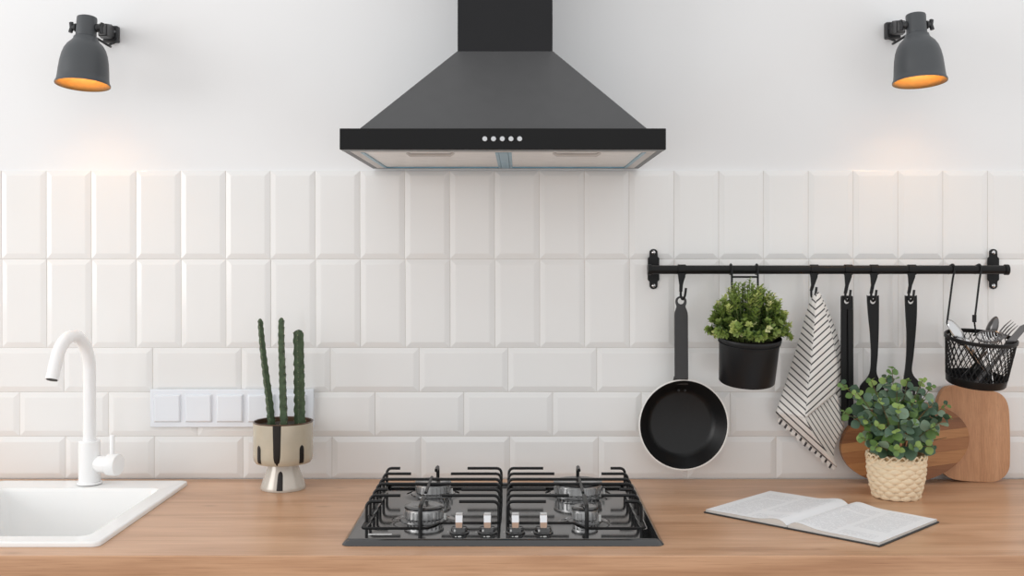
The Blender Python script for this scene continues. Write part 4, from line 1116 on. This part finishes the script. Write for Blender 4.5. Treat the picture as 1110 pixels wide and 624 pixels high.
build('soil', G().lathe([(er(zR) - 0.008, zR - 0.012), (0, zR - 0.010)], 32).xf(Te), M['soil'], eu_)
# one strand mesh: bulging lozenge bent around the pot (x tangential, y outward)
vv = []; ff = []; nu_, nv_ = 6, 4
for i in range(nu_ + 1):
    u = -1 + 2 * i / nu_
    for j in range(nv_ + 1):
        v = -1 + 2 * j / nv_
        wv = 0.0062 * (0.70 + 0.30 * math.cos(u * PI / 2))
        vv.append((u * 0.0150, 0.0044 * math.cos(u * PI / 2) * (0.55 + 0.45 * math.cos(v * PI / 2)) - 0.0024 - 0.0019 * u * u - 0.0012 * v * v, v * wv))
for i in range(nu_):
    for j in range(nv_):
        q = i * (nv_ + 1) + j; ff.append((q, q + nv_ + 1, q + nv_ + 2, q + 1))
sm_ = bpy.data.meshes.new('straw_strand'); sm_.from_pydata(vv, [], ff); sm_.update()
sm_.polygons.foreach_set('use_smooth', [True] * len(sm_.polygons)); sm_.materials.append(M['straw'])
rs3 = random.Random(5)
rows = 9
for r in range(rows):
    z = COUNTER + 0.0065 + (hE - 0.020) * r / (rows - 1); n_ = 13
    rad = er(z)
    for k in range(n_):
        a = 2 * PI * (k + 0.5 * (r % 2)) / n_
        q = Euler((rs3.uniform(-0.08, 0.08), rs3.uniform(-0.06, 0.06), a - PI / 2)).to_quaternion()
        inst('straw_strand', sm_, eu_, (math.cos(a) * rad, math.sin(a) * rad, z - COUNTER), q, (rad / 0.060 * 1.0, 1, rs3.uniform(0.9, 1.1)))
# zigzag braided rim
for ph in (0, PI):
    pts = [Te @ Vector(((er(zR) + 0.0005 + 0.0016 * math.sin(a * 12 + ph + 1.57)) * math.cos(a), (er(zR) + 0.0005 + 0.0016 * math.sin(a * 12 + ph + 1.57)) * math.sin(a), zR - 0.006 + 0.0058 * math.sin(a * 12 + ph))) for a in [2 * PI * i / 144 for i in range(144)]]
    build('rim_braid', G().tube(pts, 0.0021, 6, closed=True), M['straw'], eu_)
# stems and leaves
emat = [leaf_mat('eucalyptus_grey_green', (92, 120, 100)), leaf_mat('eucalyptus_green', (104, 136, 74)), leaf_mat('eucalyptus_dark', (62, 88, 66)), leaf_mat('eucalyptus_fresh', (146, 172, 96)), leaf_mat('eucalyptus_pale', (140, 164, 140))]
RO = [(0.0, 0.05), (0.14, 0.27), (0.34, 0.43), (0.58, 0.46), (0.80, 0.33), (0.94, 0.15), (1.0, 0.02)]
emesh = [leaf_mesh('round_leaf', m_, RO, 0.25, 0.12)[0] for m_ in emat]
re_ = random.Random(21)
tips = [(913, 416, -.01), (914, 446, -.02), (928, 424, -.03), (936, 452, -.05), (933, 474, -.05), (944, 412, .02), (952, 430, -.06), (950, 462, -.085), (948, 484, -.085), (960, 408, .01), (967, 398, .0), (972, 418, -.04),
        (974, 440, -.09), (968, 466, -.10), (972, 488, -.10), (984, 412, .02), (990, 436, -.05), (992, 458, -.085), (994, 484, -.085), (1000, 412, .0), (1010, 418, -.01), (1012, 436, -.03), (1014, 462, -.05), (1012, 484, -.06), (1027, 438, -.01), (1030, 452, -.02), (1026, 474, -.03), (958, 445, -.08), (982, 474, -.095), (1002, 446, -.07), (940, 440, -.06), (961, 478, -.10)]
budget = 296
nl_done = 0
for ti, (tx, ty, dy) in enumerate(tips):
    tip = W(tx, ty, EY + dy)
    an = re_.uniform(0, 2 * PI)
    b0 = Vector((ex + (tip.x - ex) * 0.22, EY + dy * 0.35, zR - 0.011))
    lift = max(tip.z, zR + 0.03) + 0.006
    midp = Vector((b0.x + (tip.x - b0.x) * 0.45, b0.y + (tip.y - b0.y) * 0.45, b0.z + (lift - b0.z) * 0.62))
    pts = smooth_line([b0, midp, tip], 10)
    build('stem', G().tube(pts, [0.0014 - 0.0008 * i / (len(pts) - 1) for i in range(len(pts))], 5), M['twig'], eu_)
    L_ = sum((pts[i + 1] - pts[i]).length for i in range(len(pts) - 1))
    npair = max(3, min(6, int(L_ / 0.017)))
    for q in range(npair):
        t = 0.40 + 0.58 * q / (npair - 1)
        i = min(len(pts) - 2, int(t * (len(pts) - 1))); u = t * (len(pts) - 1) - i
        p = pts[i].lerp(pts[i + 1], u); ax = (pts[i + 1] - pts[i]).normalized()
        o1 = ax.orthogonal().normalized(); sd = Matrix.Rotation(q * PI / 2 + an + re_.uniform(-.4, .4), 3, ax) @ o1
        tipk = 1 - 0.58 * max(0, (t - 0.55) / 0.45)
        for sg in (1, -1):
            if nl_done >= budget: break
            d = (sd * sg + ax * re_.uniform(0.15, 0.6)).normalized()
            nrm = Vector((re_.uniform(-.5, .5), -0.9 + re_.uniform(-.3, .5), 0.65 + re_.uniform(-.5, .4)))
            nrm = nrm - d * nrm.dot(d)
            nrm = nrm.normalized() if nrm.length > 0.05 else d.orthogonal().normalized()
            size = re_.uniform(0.021, 0.031) * tipk
            y_ = nrm.cross(d).normalized(); Rm = Matrix((d, y_, nrm)).transposed()
            mi = re_.choice([0, 0, 0, 1, 1, 2, 4]) if t < 0.75 else re_.choice([0, 1, 1, 3, 3, 2])
            loc = p - Vector((ex, EY, COUNTER))
            if p.y + d.y * size > -0.064 and p.z + d.z * size < 1.09 and tx > 925: loc = loc - Vector((0, 0.012, 0))
            inst('leaf', emesh[mi], eu_, loc, Rm.to_quaternion(), (size, size, size)); nl_done += 1

# ------------------------------------------------------------------ open book
BO = Vector((0.579, -0.369, COUNTER)); BA = math.radians(-44.1); PW, PH2 = 0.183, 0.243
book = thing('open_book', 'open book with printed white pages lying on the worktop right of the hob', 'book', BO)
def paper_mat():
    m = bpy.data.materials.new('printed_paper'); m.use_nodes = True
    nt = m.node_tree; N = nt.nodes; L = nt.links; b = N['Principled BSDF']
    uv = N.new('ShaderNodeUVMap'); uv.uv_map = 'page'
    sx_ = N.new('ShaderNodeSeparateXYZ'); L.new(uv.outputs[0], sx_.inputs[0])
    def mth(op, a, bb=None, c=None):
        n_ = N.new('ShaderNodeMath'); n_.operation = op
        for i, v in enumerate((a, bb, c)):
            if v is None: continue
            if isinstance(v, (int, float)): n_.inputs[i].default_value = v
            else: L.new(v, n_.inputs[i])
        return n_.outputs[0]
    x, y = sx_.outputs[0], sx_.outputs[1]
    # lines of print: rows in y, words from noise along x, two columns, paragraph gaps
    rows_ = mth('LESS_THAN', mth('FRACT', mth('MULTIPLY', y, 58.0)), 0.5)
    rid = mth('FLOOR', mth('MULTIPLY', y, 58.0))
    cv = N.new('ShaderNodeCombineXYZ'); L.new(mth('MULTIPLY', x, 42.0), cv.inputs[0]); L.new(mth('MULTIPLY', rid, 3.7), cv.inputs[1])
    nz = N.new('ShaderNodeTexNoise'); nz.inputs['Scale'].default_value = 1.0; nz.inputs['Detail'].default_value = 1; L.new(cv.outputs[0], nz.inputs['Vector'])
    words = mth('GREATER_THAN', nz.outputs['Fac'], 0.43)
    cx = mth('FRACT', mth('MULTIPLY', mth('SUBTRACT', x, 0.07), 2.3))
    col = mth('MULTIPLY', mth('GREATER_THAN', cx, 0.04), mth('LESS_THAN', cx, 0.90))
    mg = mth('MULTIPLY', mth('MULTIPLY', mth('GREATER_THAN', x, 0.08), mth('LESS_THAN', x, 0.93)), mth('MULTIPLY', mth('GREATER_THAN', y, 0.07), mth('LESS_THAN', y, 0.93)))
    cb_ = N.new('ShaderNodeCombineXYZ'); L.new(mth('FLOOR', mth('MULTIPLY', mth('SUBTRACT', x, 0.07), 2.3)), cb_.inputs[0]); L.new(mth('MULTIPLY', y, 6.0), cb_.inputs[1])
    n2 = N.new('ShaderNodeTexNoise'); n2.inputs['Scale'].default_value = 1.0; L.new(cb_.outputs[0], n2.inputs['Vector'])
    para = mth('GREATER_THAN', n2.outputs['Fac'], 0.42)
    ink = mth('MULTIPLY', mth('MULTIPLY', rows_, words), mth('MULTIPLY', mth('MULTIPLY', col, mg), para))
    mx = N.new('ShaderNodeMix'); mx.data_type = 'RGBA'
    L.new(mth('MULTIPLY', ink, 0.26), mx.inputs[0]); mx.inputs[6].default_value = lin((234, 235, 237)); mx.inputs[7].default_value = lin((120, 124, 132))
    L.new(mx.outputs[2], b.inputs['Base Color']); b.inputs['Roughness'].default_value = 0.55
    return m
M['paper'] = paper_mat(); M['page_edge'] = mat('page_edges', (206, 203, 198), 0.8, var=0.08, scale=60, stretch=(1, 1, 30))
Rb = Matrix.Translation(BO) @ Matrix.Rotation(BA, 4, 'Z')
def page_h(u):   # u 0 spine .. 1 outer
    return 0.0050 + 0.0065 * math.exp(-((u - 0.12) / 0.16) ** 2) * (1 if u > 0.12 else 1) - (0.0060 * (1 - u / 0.10) ** 2 if u < 0.10 else 0) - 0.0012 * sst(0.6, 1.0, u)
for sg in (-1, 1):
    nu_ = 24; top = []; g = G(); vv = []; ff = []
    us = [i / nu_ for i in range(nu_ + 1)]
    for u in us:
        for v in (-0.5, 0.5):
            vv.append(Rb @ Vector((sg * (0.0008 + u * (PW - 0.004)), v * (PH2 - 0.006), 0.0034 + page_h(u))))
    for i in range(nu_): ff.append((2 * i, 2 * i + 2, 2 * i + 3, 2 * i + 1))
    block = G()
    bv = [p.copy() - Vector((0, 0, 0.0003)) for p in vv]; b2 = []
    for u in us:
        for v in (-0.5, 0.5): b2.append(Rb @ Vector((sg * (0.0008 + u * (PW - 0.004)), v * (PH2 - 0.006), 0.0028)))
    nn = len(bv); bf = []
    for i in range(nu_):
        bf += [(2 * i, 2 * i + 2, 2 * i + 3, 2 * i + 1), (nn + 2 * i, nn + 2 * i + 1, nn + 2 * i + 3, nn + 2 * i + 2),
               (2 * i, nn + 2 * i, nn + 2 * i + 2, 2 * i + 2), (2 * i + 1, 2 * i + 3, nn + 2 * i + 3, nn + 2 * i + 1)]
    e = 2 * nu_; bf += [(0, 1, nn + 1, nn), (e, nn + e, nn + e + 1, e + 1)]
    pb_ = build('page_block', block.add(bv + b2, bf), M['page_edge'], book, smooth=30)
    pg = build('printed_page', g.add(vv, ff), M['paper'], pb_, smooth=60)
    uvl = pg.data.uv_layers.new(name='page')
    inv = Rb.inverted(); ob = wloc(pg)
    for poly in pg.data.polygons:
        for li in poly.loop_indices:
            q = inv @ (pg.data.vertices[pg.data.loops[li].vertex_index].co + ob)
            uu = abs(q.x) / (PW - 0.004); uvl.data[li].uv = ((uu if sg > 0 else 1 - uu), q.y / PH2 + 0.5)
    cvr = G().box(0.0012 * sg if sg > 0 else -PW, PW if sg > 0 else -0.0012, -PH2 / 2, PH2 / 2, 0.0003, 0.0028).xf(Rb)
    build('cover', cvr, M['cover'], book, smooth=0, bevel=0.0005)
build('spine', G().box(-0.006, 0.006, -PH2 / 2 - 0.001, PH2 / 2 + 0.001, 0.0002, 0.0020).xf(Rb), M['cover'], book, smooth=0)
